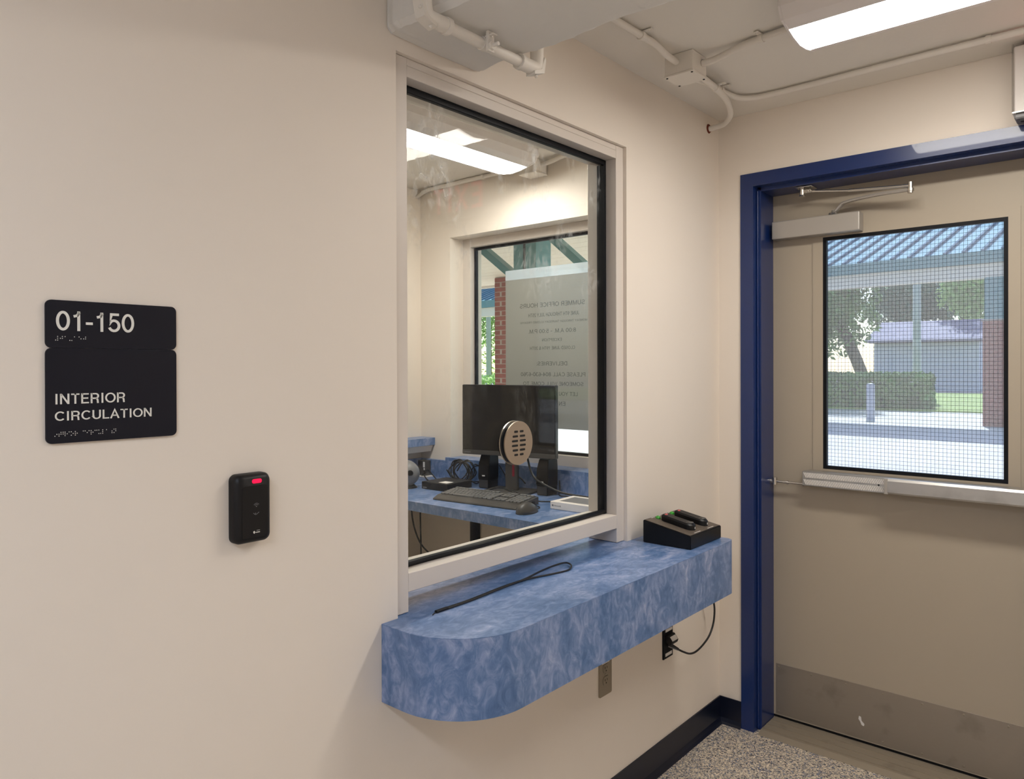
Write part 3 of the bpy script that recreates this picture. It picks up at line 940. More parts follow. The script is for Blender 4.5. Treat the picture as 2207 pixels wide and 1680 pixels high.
# ------------------------------------------------------------------ room sign
t = thing('room_sign', 'black two-part room sign reading 01-150 interior circulation', 'sign', (-2.338, 0, 1.31))
SX0, SX1 = -2.4423, -2.2339
bm = bmesh.new()
prism(bm, rrect(SX0, SX1, 1.4620, 1.5377, .009), 1, -0.0045, -0.0003)
obj('number_plate', bm, 'signblk', t, True)
bm = bmesh.new()
prism(bm, rrect(SX0, SX1, 1.3105, 1.4617, .009), 1, -0.0045, -0.0003)
obj('name_plate', bm, 'signblk', t, True)
def sign_text(body, x, z, cap, width, name='lettering', depth=.0006):
    bm = stroke_text(body, .132)
    xs = [v.co.x for v in bm.verts]; ys = [v.co.y for v in bm.verts]
    x0, x1, y0, y1 = min(xs), max(xs), min(ys), max(ys)
    for v in bm.verts:
        v.co.x = (v.co.x - x0) / (x1 - x0) * width
        v.co.y = (v.co.y - y0) / (y1 - y0) * cap
    r = bmesh.ops.extrude_face_region(bm, geom=list(bm.faces))
    for v in r['geom']:
        if isinstance(v, bmesh.types.BMVert):
            v.co.z += depth
    xf(bm, on_wall_y(x, -0.0045, z))
    return obj(name, bm, 'signtxt', t)
sign_text('01-150', -2.4275, 1.4895, 0.0315, 0.1205)
sign_text('INTERIOR', -2.4287, 1.3725, 0.0166, 0.1061)
sign_text('CIRCULATION', -2.4298, 1.3460, 0.0170, 0.1515)
BR = {'#': (3, 4, 5, 6), '0': (2, 4, 5), '1': (1,), '5': (1, 5), '-': (3, 6), 'in': (3, 5), 't': (2, 3, 4, 5), 'er': (1, 2, 4, 5, 6), 'i': (2, 4), 'o': (1, 3, 5),
      'r': (1, 2, 3, 5), 'c': (1, 4), 'u': (1, 3, 6), 'l': (1, 2, 3), 'a': (1,), 'p': (5, 6), 'n': (1, 3, 4, 5), ' ': ()}
def braille(cells, x, ztop_, pitch, dot):
    bm = bmesh.new()
    for k, c in enumerate(cells):
        for d in BR[c]:
            cxx = x + k * pitch + (dot if d > 3 else 0)
            zz = ztop_ - ((d - 1) % 3) * dot
            ball(bm, (cxx, -0.0047, zz), 0.00085, 1, (1, .8, 1))
    return obj('braille', bm, 'signtxt', t, True)
braille(['#', '0', '1', '-', '1', '5', '0'], -2.4280, 1.4800, 0.00685, 0.0029)
braille(['in', 't', 'er', 'i', 'o', 'r', ' ', 'c', 'i', 'r', 'c', 'u', 'l', 'a', 'p', 'n'][:16], -2.4298, 1.3280, 0.00595, 0.0028)

# ------------------------------------------------------------------ card reader
t = thing('card_reader', 'black wall card reader with red light below the room sign', 'card reader', (-2.095, 0, 1.10))
rx0, rx1, rz0, rz1 = -2.133, -2.057, 1.0975, 1.2285
bm = bmesh.new()
lay = [(-0.0003, 0, .013), (-0.016, 0, .013), (-0.022, .0025, .012), (-0.0255, .008, .010)]
rings = []
for yy, ins, rr in lay:
    rings.append([bm.verts.new((p[0], yy, p[1])) for p in rrect(rx0 + ins, rx1 - ins, rz0 + ins, rz1 - ins, rr, 6)])
for A, C_ in zip(rings, rings[1:]):
    for k in range(len(A)):
        bm.faces.new((A[k], A[(k + 1) % len(A)], C_[(k + 1) % len(A)], C_[k]))
bm.faces.new(rings[0][::-1]); bm.faces.new(rings[-1])
obj('housing', bm, 'plastic', t, True, 50)
bm = bmesh.new()
prism(bm, rrect(rx0 + .013, rx1 - .010, rz0 + .010, rz1 - .022, .006), 1, -.0262, -.0254)
obj('face_plate', bm, 'plastic', t, True)
bm = bmesh.new()
prism(bm, rrect(-2.099, -2.079, 1.2105, 1.2185, .0035), 1, -.0262, -.0250)
led = obj('led_window', bm, 'red', t, True)
bm = bmesh.new()
for r_ in (.004, .0065):
    tube(bm, [(-2.0905 + r_ * math.cos(math.radians(a)), -.0263, 1.166 + r_ * math.sin(math.radians(a))) for a in (35, 65, 90, 115, 145)], .0004, 6, 3)
ball(bm, (-2.0905, -.0262, 1.1665), .0011, 1)
tube(bm, [(-2.097, -.0263, 1.1545), (-2.092, -.0263, 1.151), (-2.085, -.0263, 1.155)], .0005, 6, 3)
ball(bm, (-2.0925, -.0262, 1.1535), .0011, 1)
obj('wave_icon', bm, 'greytxt', t)
bm = bmesh.new()
prism(bm, [(-2.0975, 1.1195), (-2.0945, 1.1205), (-2.0935, 1.1175), (-2.0950, 1.1150), (-2.0970, 1.1165)], 1, -.0266, -.0262)
box(bm, -2.0925, -2.0835, -.0266, -.0262, 1.1165, 1.1180)
box(bm, -2.0905, -2.0835, -.0266, -.0262, 1.1205, 1.1210)
obj('logo', bm, 'signtxt', t)

# ------------------------------------------------------------------ outlets under the counter
t = thing('wall_outlet', 'steel duplex power outlet plate under the counter', 'outlet', (-0.847, 0, .387))
bm = bmesh.new()
prism(bm, rrect(-0.882, -0.812, .3875, .5020, .003), 1, -.005, -.0003)
bmesh.ops.bevel(bm, geom=[e for e in bm.edges if all(v.co.y < -.0049 for v in e.verts)], offset=.0015, segments=2, affect='EDGES')
obj('plate', bm, 'steel', t, True)
for zc_ in (.4735, .4345):
    bm = bmesh.new()
    pts = [(-.847 + .0172 * math.cos(math.radians(a)), zc_ + max(-.0135, min(.0135, .0172 * math.sin(math.radians(a))))) for a in range(0, 360, 10)]
    prism(bm, pts, 1, -.0066, -.0045)
    r_ = obj('receptacle', bm, 'steel', t, True)
    bm = B((-.8545, -.8522, -.0069, -.0064, zc_ - .001, zc_ + .0065), (-.8420, -.8400, -.0069, -.0064, zc_ - .001, zc_ + .0055))
    cyl(bm, (-.847, -.0069, zc_ - .0075), (-.847, -.0064, zc_ - .0075), .0024, None, 12)
    obj('slot', bm, 'slot', r_)
bm = bmesh.new(); cyl(bm, (-.847, -.0062, .454), (-.847, -.0045, .454), .003, None, 12)
obj('screw', bm, 'chrome', t, True)
lb = obj('label_strip', B((-.8675, -.8265, -.0056, -.0049, .4895, .4985)), 'labelw', t)
bm = xf(text_bm('CB-2-40', .0085, depth=.0001), on_wall_y(-.8655, -.0058, .4913))
obj('lettering', bm, 'slot', lb)

t = thing('data_outlet', 'black data outlet plate near the room corner', 'outlet', (-0.438, 0, .386))
obj('plate', B((-.4727, -.4040, -.006, -.0003, .3865, .5020), bev=.001), 'black', t)
obj('label_strip', B((-.4590, -.4100, -.0068, -.006, .4815, .4915)), 'labelw', t)
obj('label_strip', B((-.4600, -.4130, -.0068, -.006, .3950, .4060)), 'labelw', t)
bm = bmesh.new()
prism(bm, [(-.0060, .445), (-.0280, .442), (-.0320, .452), (-.0170, .472), (-.0060, .472)], 0, -.461, -.412)
jk = obj('angled_jack', bm, 'plastic', t)
bm = bmesh.new()
prism(bm, [(-.0315, .4545), (-.0215, .4680), (-.0210, .4675), (-.0310, .4540)], 0, -.456, -.417)
xf(bm, Matrix.Translation((0, -.0012, .0006)))
obj('label_strip', bm, 'labelw', jk)

t = thing('patch_cable', 'black cable plugged into the black outlet and looping up behind the counter', 'cable', (-0.3, -0.03, .39))
bm = bmesh.new()
tube(bm, [(-.433, -.040, .4235), (-.4050, -.0480, .4080), (-.3600, -.0500, .3890), (-.3107, -.0500, .3826), (-.2500, -.0500, .3920), (-.1947, -.0500, .4150), (-.1600, -.0500, .4600),
          (-.1560, -.0480, .5250), (-.2000, -.0400, .6000), (-.3200, -.0350, .6450), (-.4300, -.035, .6640)], .0036, 10, 6)
obj('cord', bm, 'cable', t, True)
bm = bmesh.new()
cyl(bm, (-.438, -.0075, .4370), (-.430, -.042, .4225), .0072, .0045, 10)
obj('plug', bm, 'plastic2', t, True)
bm = bmesh.new()
cyl(bm, (-.449, -.012, .4310), (-.431, -.044, .4195), .0024, .002, 8)
obj('latch', bm, 'grey', t, True)

# ------------------------------------------------------------------ ceiling conduits
def conduit(name, label, pts, r=.0105, clips=(), smooth=6, m='conduit'):
    P0 = pts[len(pts) // 2]
    t = thing(name, label, 'conduit', P0, group='painted conduits on the ceiling')
    bm = bmesh.new(); tube(bm, pts, r, 12, smooth)
    obj('tube', bm, m, t, True)
    for (c, d, up) in clips:
        c, d = Vector(c), Vector(d).normalized()
        bm = bmesh.new()
        n = Vector(up)
        sd = d.cross(n).normalized()
        cyl(bm, c - d * .007, c + d * .007, r + .0028, None, 16)
        q = c + sd * (r + .012) + n * (r - .0015)
        e_ = [q + d * (.007 * a) + sd * (.013 * b) + n * (.0015 * g_) for g_ in (-1, 1) for b in (-1, 1) for a in (-1, 1)]
        vs = [bm.verts.new(p) for p in e_]
        for f in ((0, 2, 3, 1), (4, 5, 7, 6), (0, 1, 5, 4), (2, 6, 7, 3), (0, 4, 6, 2), (1, 3, 7, 5)):
            bm.faces.new([vs[k] for k in f])
        ball(bm, q + sd * .004 - n * .002, .0035, 1)
        obj('clip', bm, m, t)
    return t
ZC = H - .0138
t = thing('junction_box', 'painted square junction box on the hall ceiling', 'junction box', (-.66, -.19, H))
jx0, jx1, jy0, jy1 = -.706, -.607, -.238, -.137
obj('body', B((jx0 + .002, jx1 - .002, jy0 + .002, jy1 - .002, 2.357, H - .0005), bev=.002), 'conduit', t)
obj('cover', B((jx0, jx1, jy0, jy1, 2.351, 2.357), bev=.0012), 'conduit', t)
bm0 = bmesh.new(); cyl(bm0, (0, 0, -.0015), (0, 0, .001), .0035, None, 10)
s0 = obj('screw', bm0, 'slot', t, True)
s0.location = (jx0 + .008, jy1 - .008, 2.351)
for p in ((jx1 - .008, jy0 + .008), (jx0 + .008, jy0 + .008), (jx1 - .008, jy1 - .008)):
    s = s0.copy(); COL.objects.link(s); par(s, t); s.location = (p[0], p[1], 2.351)
conduit('conduit', 'painted conduit from beam to ceiling junction box', [(-1.426, -.1640, ZC), (-1.15, -.1700, ZC), (-.921, -.1771, ZC), (-.843, -.1800, ZC - .001), (-.78, -.180, ZC - .010), (-.735, -.181, ZC - .014), (-.7055, -.181, ZC - .014)],
        clips=[((-.915, -.1775, ZC), (1, 0, 0), (0, 0, 1))])
conduit('conduit', 'painted conduit from junction box to the hall light', [(-.640, -.2375, ZC - .014), (-.640, -.27, ZC - .014), (-.641, -.300, ZC - .010), (-.652, -.375, ZC), (-.662, -.44, ZC), (-.669, -.50, ZC), (-.672, -.5555, ZC)],
        clips=[((-.661, -.434, ZC), (-.1, -1, 0), (0, 0, 1))])
conduit('conduit', 'painted conduit bending from junction box along the door wall', [(-.6075, -.163, ZC - .014), (-.53, -.164, ZC - .012), (-.46, -.164, ZC - .004), (-.3796, -.1661, ZC), (-.300, -.168, ZC), (-.235, -.182, ZC), (-.200, -.222, ZC), (-.1890, -.29, ZC),
        (-.1881, -.4247, ZC), (-.1944, -.60, ZC), (-.2000, -.9, ZC), (-.2, -1.4, ZC), (-.2, -2.49, ZC)],
        clips=[((-.352, -.1668, ZC), (1, 0, 0), (0, 0, 1)), ((-.200, -.939, ZC), (0, 1, 0), (0, 0, 1))])
t4 = conduit('conduit', 'painted conduit curving into the wall with a rusty collar', [(-.6075, -.196, ZC - .020), (-.54, -.192, ZC - .020), (-.4343, -.1850, ZC - .020), (-.32, -.1700, ZC - .021), (-.225, -.1450, ZC - .024), (-.150, -.1130, ZC - .030), (-.100, -.0680, ZC - .036), (-.0915, -.025, ZC - .039), (-.0915, -.0003, ZC - .040)],
        clips=[((-.43, -.1845, ZC - .020), (1, .05, 0), (0, 0, 1))])
bm = bmesh.new()
cyl(bm, (-.0915, -.004, 2.3675), (-.0915, -.0003, 2.3675), .0155, .0185, 16)
obj('collar', bm, 'rust', t4, True)
# conduit under the beam with pull elbows
t = conduit('conduit', 'painted conduit with elbows clamped under the beam', [(-1.757, -.158, BZ - .022), (-1.66, -.158, BZ - .022), (-1.55, -.158, BZ - .022), (-1.420, -.158, BZ - .022)], r=.0125, smooth=0,
        clips=[((-1.590, -.158, BZ - .022), (1, 0, 0), (0, 0, 1))])
def elbow(x, s, dx):
    bm = bmesh.new()
    tube(bm, [(x - dx * .05, -.158, BZ - .022), (x - dx * .02, -.158, BZ - .022), (x + dx * .006, -.158, BZ - .018), (x + dx * .013, -.158, BZ + .004), (x + dx * .013, -.158, BZ + .045)], .0168, 12, 4)
    cyl(bm, (x - dx * .058, -.158, BZ - .022), (x - dx * .046, -.158, BZ - .022), .0188, None, 14)
    o = obj('elbow', bm, 'conduit', t, True)
    bm = bmesh.new()
    prism(bm, [(x - dx * .012, BZ - .042), (x + dx * .026, BZ - .030), (x + dx * .034, BZ + .006), (x + dx * .028, BZ + .010), (x + dx * .016, BZ - .022), (x - dx * .012, BZ - .034)], 1, -.172, -.144)
    obj('cover', bm, 'conduit', o)
    for p in ((x + dx * .002, BZ - .043), (x + dx * .032, BZ - .012)):
        bm = bmesh.new()
        ball(bm, (p[0], -.165, p[1]), .0045, 1)
        obj('screw', bm, 'conduit', o, True)
elbow(-1.760, 1, -1)
elbow(-1.404, 1, 1)
bm = bmesh.new()
cyl(bm, (-1.590, -.185, BZ - .034), (-1.590, -.205, BZ - .034), .0045, None, 8)
cyl(bm, (-1.590, -.183, BZ - .034), (-1.590, -.190, BZ - .034), .010, None, 6)
box(bm, -1.600, -1.580, -.183, -.176, BZ - .046, BZ - .001)
obj('clamp', bm, 'conduit', t)
bm = bmesh.new(); tube(bm, [(-1.76 - .013, -.158, BZ + .03), (-1.76 - .013, -.158, H - .001)], .0125, 12, 0)
obj('riser', bm, 'conduit', t, True)
bm = bmesh.new(); tube(bm, [(-1.404 + .013, -.158, BZ + .03), (-1.404 + .013, -.158, H - .001)], .0125, 12, 0)
obj('riser', bm, 'conduit', t, True)

# ------------------------------------------------------------------ light fixtures (wrap style), built along local +y
def fixture(label, loc, rotz, lens='lens', length=1.22):
    t = thing('ceiling_light', label, 'light', loc, group='wraparound ceiling lights', rotz=rotz)
    hw = .152
    # housing: tray with sloped sides; lens wraps the bottom
    top = [(-hw, -.001), (-hw, -.030), (-.130, -.0595), (-.086, -.0705)]
    bot = [(-.086, -.0705), (-.05, -.0790), (0, -.0845), (.05, -.0790), (.086, -.0705)]
    for sgn in (-1, 1):
        bm = bmesh.new()
        pr = [(x * -sgn, z) for x, z in top]
        A = [bm.verts.new((x, 0.006, z)) for x, z in pr]; Bq = [bm.verts.new((x, length - .006, z)) for x, z in pr]
        for k in range(len(pr) - 1):
            bm.faces.new((A[k], A[k + 1], Bq[k + 1], Bq[k]))
        obj('side_panel', bm, 'housing', t)
    obj('tray', B((-hw + .001, hw - .001, .006, length - .006, -.006, -.0005)), 'housing', t)
    bm = bmesh.new()
    A = [bm.verts.new((x, 0.006, z)) for x, z in bot]; Bq = [bm.verts.new((x, length - .006, z)) for x, z in bot]
    for k in range(len(bot) - 1):
        bm.faces.new((A[k], A[k + 1], Bq[k + 1], Bq[k]))
    obj('diffuser', bm, lens, t)
    prof = top + bot[1:] + [(.130, -.0595), (hw, -.030), (hw, -.001)]
    for y0 in (0, length - .006):
        bm = bmesh.new(); prism(bm, [(x * 1.012, z * 1.02) for x, z in prof], 1, y0, y0 + .006)
        obj('end_cap', bm, 'housing', t)
    bm = bmesh.new(); ball(bm, (.07, length - .02, -.0765), .003, 1); obj('screw', bm, 'grey', t)
    return t
fixture('wraparound ceiling light glowing above the exit door side of the hall', (-.705, -.556 - 1.22, H), 0, 'lens_hall')
fixture('wraparound ceiling light inside the office behind the glass', (-.185, .925, H), math.radians(90), 'lens_office')
fixture('wraparound ceiling light over the hall behind the viewer', (-3.5, -1.95, H), 0)  # unseen; its cool light stands in for daylight on the left wall
fixture('wraparound ceiling light further down the hall behind the viewer', (-6.0, -1.95, H), 0)

# ------------------------------------------------------------------ exit sign
t = thing('exit_sign', 'white exit sign box in a clear guard above the door', 'exit sign', (-.02, -1.2, 2.19))
ey0, ey1, ez0, ez1 = -1.40, -.985, 2.200, 2.410
obj('back_plate', B((-.012, -.0005, ey0, ey1, ez0, ez1), bev=.002), 'white', t)
obj('case', B((-.090, -.012, ey0 + .004, ey1 - .004, ez0 + .004, ez1 - .004), bev=.003), 'white', t)
bm = xf(stroke_text('EXIT', .15, .14), Matrix.Translation((-.0908, ey1 - .085, ez0 + .040)) @ Matrix.Rotation(-math.pi / 2, 4, 'Z') @ Matrix.Rotation(math.pi / 2, 4, 'X') @ Matrix.Scale(.130, 4))
obj('lettering', bm, 'redlet', t)
bm = B((-.102, -.099, ey0, ey1, ez0, ez1), (-.099, -.0125, ey0, ey0 + .003, ez0, ez1), (-.099, -.0125, ey1 - .003, ey1, ez0, ez1), (-.099, -.0125, ey0 + .003, ey1 - .003, ez0, ez0 + .003), (-.099, -.0125, ey0 + .003, ey1 - .003, ez1 - .003, ez1))
obj('guard', bm, 'clear', t)
obj('lower_cover', B((-.090, -.0125, ey0 + .01, ey1 - .004, ez0 - .016, ez0 - .0005), bev=.004), 'grey', t)
obj('test_switch', B((-.085, -.07, -1.03, -1.005, ez0 - .024, ez0 - .0165)), 'black', t)

# ------------------------------------------------------------------ office: exterior window
t = thing('window_2', 'tan framed exterior office window behind the monitor', 'window', (.12, .96, .945), kind='structure')
fx0, fx1 = .100, .190
fy0, fy1, fz0, fz1 = O2Y0, O2Y1, .985, O2Z1
obj('jamb', B((fx0, fx1, fy1 - .055, fy1 - .0005, O2Z0 + .001, fz1 - .0005), bev=.001), 'frame', t)
obj('jamb', B((fx0, fx1, fy0 + .0005, fy0 + .055, O2Z0 + .001, fz1 - .0005), bev=.001), 'frame', t)
obj('head', B((fx0, fx1, fy0 + .055, fy1 - .055, fz1 - .045, fz1 - .0005), bev=.001), 'frame', t)
obj('sill_bar', B((fx0, fx1, fy0 + .055, fy1 - .055, O2Z0 + .001, 1.000), bev=.001), 'frame', t)
gy0, gy1, gz0, gz1 = fy0 + .055, fy1 - .055, 1.0, fz1 - .045
for b_ in ((.130, .150, gy1 - .014, gy1, gz0, gz1), (.130, .150, gy0, gy0 + .014, gz0, gz1), (.130, .150, gy0 + .014, gy1 - .014, gz1 - .014, gz1), (.130, .150, gy0 + .014, gy1 - .014, gz0, gz0 + .014)):
    obj('gasket', B(b_, bev=.002), 'black', t)
obj('pane', B((.138, .144, gy0 + .001, gy1 - .001, gz0 + .001, gz1 - .001)), 'glass_out', t)
# notice taped on the pane
t = thing('notice_sheet', 'paper notice of summer office hours taped to the office window, seen from behind', 'notice', (.13, .93, 1.13))
obj('sheet', B((.1362, .1368, .640, 1.244, 1.125, 1.888)), 'paper', t)
obj('tape_strip', B((.1355, .1361, .640, 1.244, 1.8882, 1.939)), 'tape', t)
def mirrored(body, zb, cap, yl, yr):
    """print showing through: reads mirrored from inside; yl = left end in the room view (larger y)"""
    bm = stroke_text(body, .12)
    xs = [v.co.x for v in bm.verts]; ys = [v.co.y for v in bm.verts]
    x0, x1, y0, y1 = min(xs), max(xs), min(ys), max(ys)
    for v in bm.verts:
        u = (v.co.x - x0) / (x1 - x0)
        w_ = (v.co.y - y0) / (y1 - y0)
        v.co = Vector((.1359, yr + (yl - yr) * u, zb + w_ * cap))
    obj('lettering', bm, 'darktxt', t)
mirrored('SUMMER OFFICE HOURS', 1.735, .024, 1.146, .742)
mirrored('JUNE 9TH THROUGH JULY 25TH', 1.688, .019, 1.090, .775)
mirrored('MONDAY THROUGH THURSDAY (CLOSED FRIDAYS)', 1.655, .012, 1.144, .729)
mirrored('8:00 A.M. - 5:00 P.M.', 1.603, .024, 1.089, .794)
mirrored('EXCEPTION', 1.562, .016, 1.002, .880)
mirrored('CLOSED JUNE 19TH & 20TH', 1.520, .018, 1.080, .800)
mirrored('DELIVERIES:', 1.4385, .023, 1.038, .847)
mirrored('PLEASE CALL 804-630-6760', 1.386, .022, 1.1415, .740)
mirrored('SOMEONE WILL COME TO', 1.338, .022, 1.126, .751)
mirrored('LET YOU', 1.290, .020, .898, .786)
mirrored('EN', 1.241, .020, .898, .859)

# ------------------------------------------------------------------ office: desk and backsplash
ZD = .836
t = thing('desk', 'blue laminate office desk along the exterior wall', 'desk', (-.3, .95, 0))
obj('desk_top', B((-.612, -.0005, YA + .06, OY - .0005, ZD - .0015, ZD)), 'lam_h', t)
obj('edge_band', B((-.612, -.0005, YA + .06, OY - .0005, ZD - .042, ZD - .0015)), 'lam_v', t)
bs = obj('backsplash', B((-.020, -.0005, YA + .06, OY - .0005, ZD, .930), (-.32, -.0205, OY - .020, OY - .0005, ZD, .930)), 'lam_v', t)
obj('window_ledge', B((-.020, -.0005, YA + .06, 1.541, .9302, .9485), (0, .0995, O2Y0 + .002, O2Y1 - .002, .9452, .9485)), 'lam_h', t)
obj('bracket', B((-.022, -.001, 1.304, 1.360, .30, ZD - .043), (-.40, -.022, 1.322, 1.342, ZD - .085, ZD - .043), bev=.002), 'black', t)
obj('bracket', B((-.022, -.001, .404, .460, .30, ZD - .043), (-.40, -.022, .422, .442, ZD - .085, ZD - .043), bev=.002), 'black', t)
# shelf on the far office wall
t = thing('wall_shelf', 'blue laminate shelf end on the far office wall', 'shelf', (-.5, OY, .98))
obj('shelf_top', B((-.9, .0, OY - .11, OY - .0005, 1.008, 1.048)), 'lam_v', t)
bm = bmesh.new()
prism(bm, [(OY - .10, 1.0075), (OY - .0005, 1.0075), (OY - .0005, .965), (OY - .085, .972)], 0, -.88, -.006)
obj('support', bm, 'wall', t)

# monitor
mx, my = -.150, .985
t = thing('monitor', 'black computer monitor on the office desk in front of the window', 'monitor', (mx, my, ZD), rotz=math.radians(11.5))
# local: screen faces -x, width along y
obj('panel', B((-.012, .018, -.252, .252, .172, .512), bev=.003), 'plastic', t)
pnl = obj('screen', B((-.0132, -.0121, -.247, .247, .196, .507)), 'screen', t)
obj('bottom_bezel', B((-.0140, -.0121, -.250, .250, .174, .1945), bev=.0006), 'plastic2', t)
bm = xf(text_bm('Lenovo', .014, depth=.0001), Matrix.Translation((-.0143, .244, .1800)) @ Matrix.Rotation(-math.pi / 2, 4, 'Z') @ Matrix.Rotation(math.pi / 2, 4, 'X'))
obj('logo', bm, 'greytxt', t)
obj('power_button', B((-.0145, -.0121, -.228, -.214, .1712, .1745)), 'plastic', t)
obj('neck', B((.018, .040, -.036, .030, .008, .33), bev=.004), 'plastic2', t)
obj('neck_stripe', B((.0165, .0179, -.022, -.010, .075, .150)), 'rededge', t)
obj('foot', B((-.06, .11, -.12, .12, .0005, .009), bev=.003), 'plastic2', t)

# speakers
def speaker(x, y, rot, label):
    t = thing('desktop_speaker', label, 'speaker', (x, y, ZD), group='desktop speakers', rotz=rot)
    bm = bmesh.new()
    A = [(-.040, -.030, .0), (-.040, .030, 0.0), (.040, .033, 0), (.040, -.033, 0)]
    lv = [(0.0005, 1.0, 0.0), (.045, 1.0, 0), (.046, 1.08, .0), (.12, 1.06, .004), (.168, .86, .010)]
    rings = []
    for z_, s_, o_2 in lv:
        rings.append([bm.verts.new((p[0] * (1 if p[0] > 0 else s_) + o_2, p[1] * s_, z_)) for p in A])
    for R0, R1 in zip(rings, rings[1:]):
        for k in range(4):
            bm.faces.new((R0[k], R0[(k + 1) % 4], R1[(k + 1) % 4], R1[k]))
    bm.faces.new(rings[0][::-1]); bm.faces.new(rings[-1])
    bmesh.ops.bevel(bm, geom=list(bm.edges), offset=.003, segments=2, affect='EDGES')
    obj('cabinet', bm, 'plastic', t)
    bm = bmesh.new()
    vs = [bm.verts.new(p) for p in ((-.0440, -.027, .052), (-.0440, .027, .052), (-.0262, .021, .162), (-.0262, -.021, .162))]
    bm.faces.new(vs)
    bmesh.ops.solidify(bm, geom=list(bm.faces), thickness=.0015)
    obj('grille', bm, 'black', t)
    obj('badge', B((-.0456, -.0441, -.010, .006, .060, .066)), 'labelw', t)
    obj('foot_panel', B((-.0412, -.0395, -.026, .026, .004, .042)), 'plastic2', t)
speaker(-.100, 1.160, math.radians(8), 'black desktop speaker on the desk between cables and monitor neck')
speaker(-.079, .812, math.radians(4), 'black desktop speaker on the desk right of the monitor neck')

# keyboard
kx, ky_, kr = -.405, .905, math.atan2(.043, .41)
t = thing('keyboard', 'black full-size keyboard on the office desk', 'keyboard', (kx, ky_, ZD), rotz=-kr * .0 + math.radians(6))
# local: width along y (0.45), front toward -x
bm = bmesh.new()
prism(bm, [(-.095, .001), (.085, .001), (.085, .030), (.080, .033), (-.060, .020), (-.092, .008)], 1, -.225, .225)
bmesh.ops.bevel(bm, geom=list(bm.edges), offset=.002, segments=1, affect='EDGES')
obj('case', bm, 'plastic2', t)
bm = bmesh.new()
def kz(x):
    return .020 + (x + .060) / .140 * .013
for r_ in range(6):
    x_ = -.048 + r_ * .0200 + (.006 if r_ == 5 else 0)
    segs = []
    n_ = 14
    if r_ == 0:
        segs = [(-.2 + 0, 0)]
    yy = .215
    widths = {0: [.023, .023, .023, .118, .023, .023, .023, .023], 1: [.042] + [.019] * 10 + [.049], 2: [.033] + [.019] * 11 + [.039], 3: [.028] + [.019] * 12 + [.028], 4: [.019] * 13 + [.038], 5: [.019] * 13}[r_]
    for w_ in widths:
        box(bm, x_, x_ + .0165, yy - w_ + .003, yy, kz(x_) - .001, kz(x_) + .007, .0015)
        yy -= w_
    for y0_, cnt in ((-.078, 3), (-.142, 4)):
        if r_ == 2 and cnt == 3:
            continue
        for k in range(cnt):
            box(bm, x_, x_ + .0165, y0_ - k * .019 - .016, y0_ - k * .019, kz(x_) - .001, kz(x_) + .007, .0015)
tag(obj('keys', bm, 'keycap', t), kind='stuff')

# mouse
t = thing('computer_mouse', 'dark grey mouse at the front edge of the office desk', 'mouse', (-.478, .608, ZD), rotz=math.radians(5))
bm = bmesh.new()
bmesh.ops.create_uvsphere(bm, u_segments=24, v_segments=14, radius=1)
for v in bm.verts:
    x_, y_, z_ = v.co
    z_ = max(z_, -0.02)
    wv = 1 - .12 * x_
    v.co = Vector((x_ * .064, y_ * .036 * wv, z_ * .042 * (1 - .25 * x_) + .0012))
obj('shell', bm, 'plastic2', t, True, 60)
bm = bmesh.new(); cyl(bm, (.032, -.003, .033), (.032, .003, .033), .008, None, 14)
obj('scroll_wheel', bm, 'black', t, True)
obj('button_split', B((.012, .056, -.0006, .0006, .016, .0385)), 'black', t)

# mini computer
t = thing('mini_computer', 'flat black mini computer with white sticker left of the keyboard', 'computer', (-.250, 1.300, ZD), rotz=math.radians(2))
obj('case', B((-.090, .090, -.086, .086, .0015, .036), bev=.002), 'plastic', t)
obj('groove_line', B((-.0906, -.0898, -.084, .084, .0165, .0185)), 'slot', t)
obj('sticker', B((-.065, -.015, -.060, -.005, .0360, .0364)), 'labelw', t)
obj('front_badge', B((-.0908, -.0898, .050, .076, .006, .011)), 'greytxt', t)

# tablet box
t = thing('tablet_box', 'white cardboard device box on the desk behind the right window jamb', 'box', (-.262, .490, ZD), rotz=math.radians(1.5))
obj('carton', B((-.085, .085, -.16, .100, .0008, .032), bev=.001), 'white', t)
obj('picture', B((-.058, .058, -.15, .072, .0320, .0324)), 'grey', t)
lg = obj('logo', B((-.0857, -.0850, .088, .0915, .0165, .020), (-.0857, -.0850, .084, .0875, .0165, .020), (-.0857, -.0850, .088, .0915, .0125, .016), (-.0857, -.0850, .084, .0875, .0125, .016)), 'greytxt', t)
bm = xf(text_bm('Microsoft', .0090, depth=.0001), Matrix.Translation((-.0853, .081, .0130)) @ Matrix.Rotation(-math.pi / 2, 4, 'Z') @ Matrix.Rotation(math.pi / 2, 4, 'X'))
obj('lettering', bm, 'greytxt', t)

# power adapter block on the backsplash corner
t = thing('power_strip', 'dark power block with white labels in the desk corner', 'power strip', (-.06, 1.68, ZD))
obj('block', B((-.062, -.0205, 1.652, 1.712, .842, .924), bev=.004, seg=2), 'plastic2', t)
obj('label_strip', B((-.0628, -.0619, 1.656, 1.670, .888, .918)), 'labelw', t)
obj('label_strip', B((-.0628, -.0619, 1.656, 1.666, .874, .884)), 'labelw', t)
bm = bmesh.new(); cyl(bm, (-.061, 1.668, .858), (-.078, 1.664, .852), .009, .007, 10)
obj('plug', bm, 'black', t, True)
obj('base', B((-.085, -.0205, 1.630, 1.725, ZD + .0005, ZD + .006), bev=.002), 'white', t)

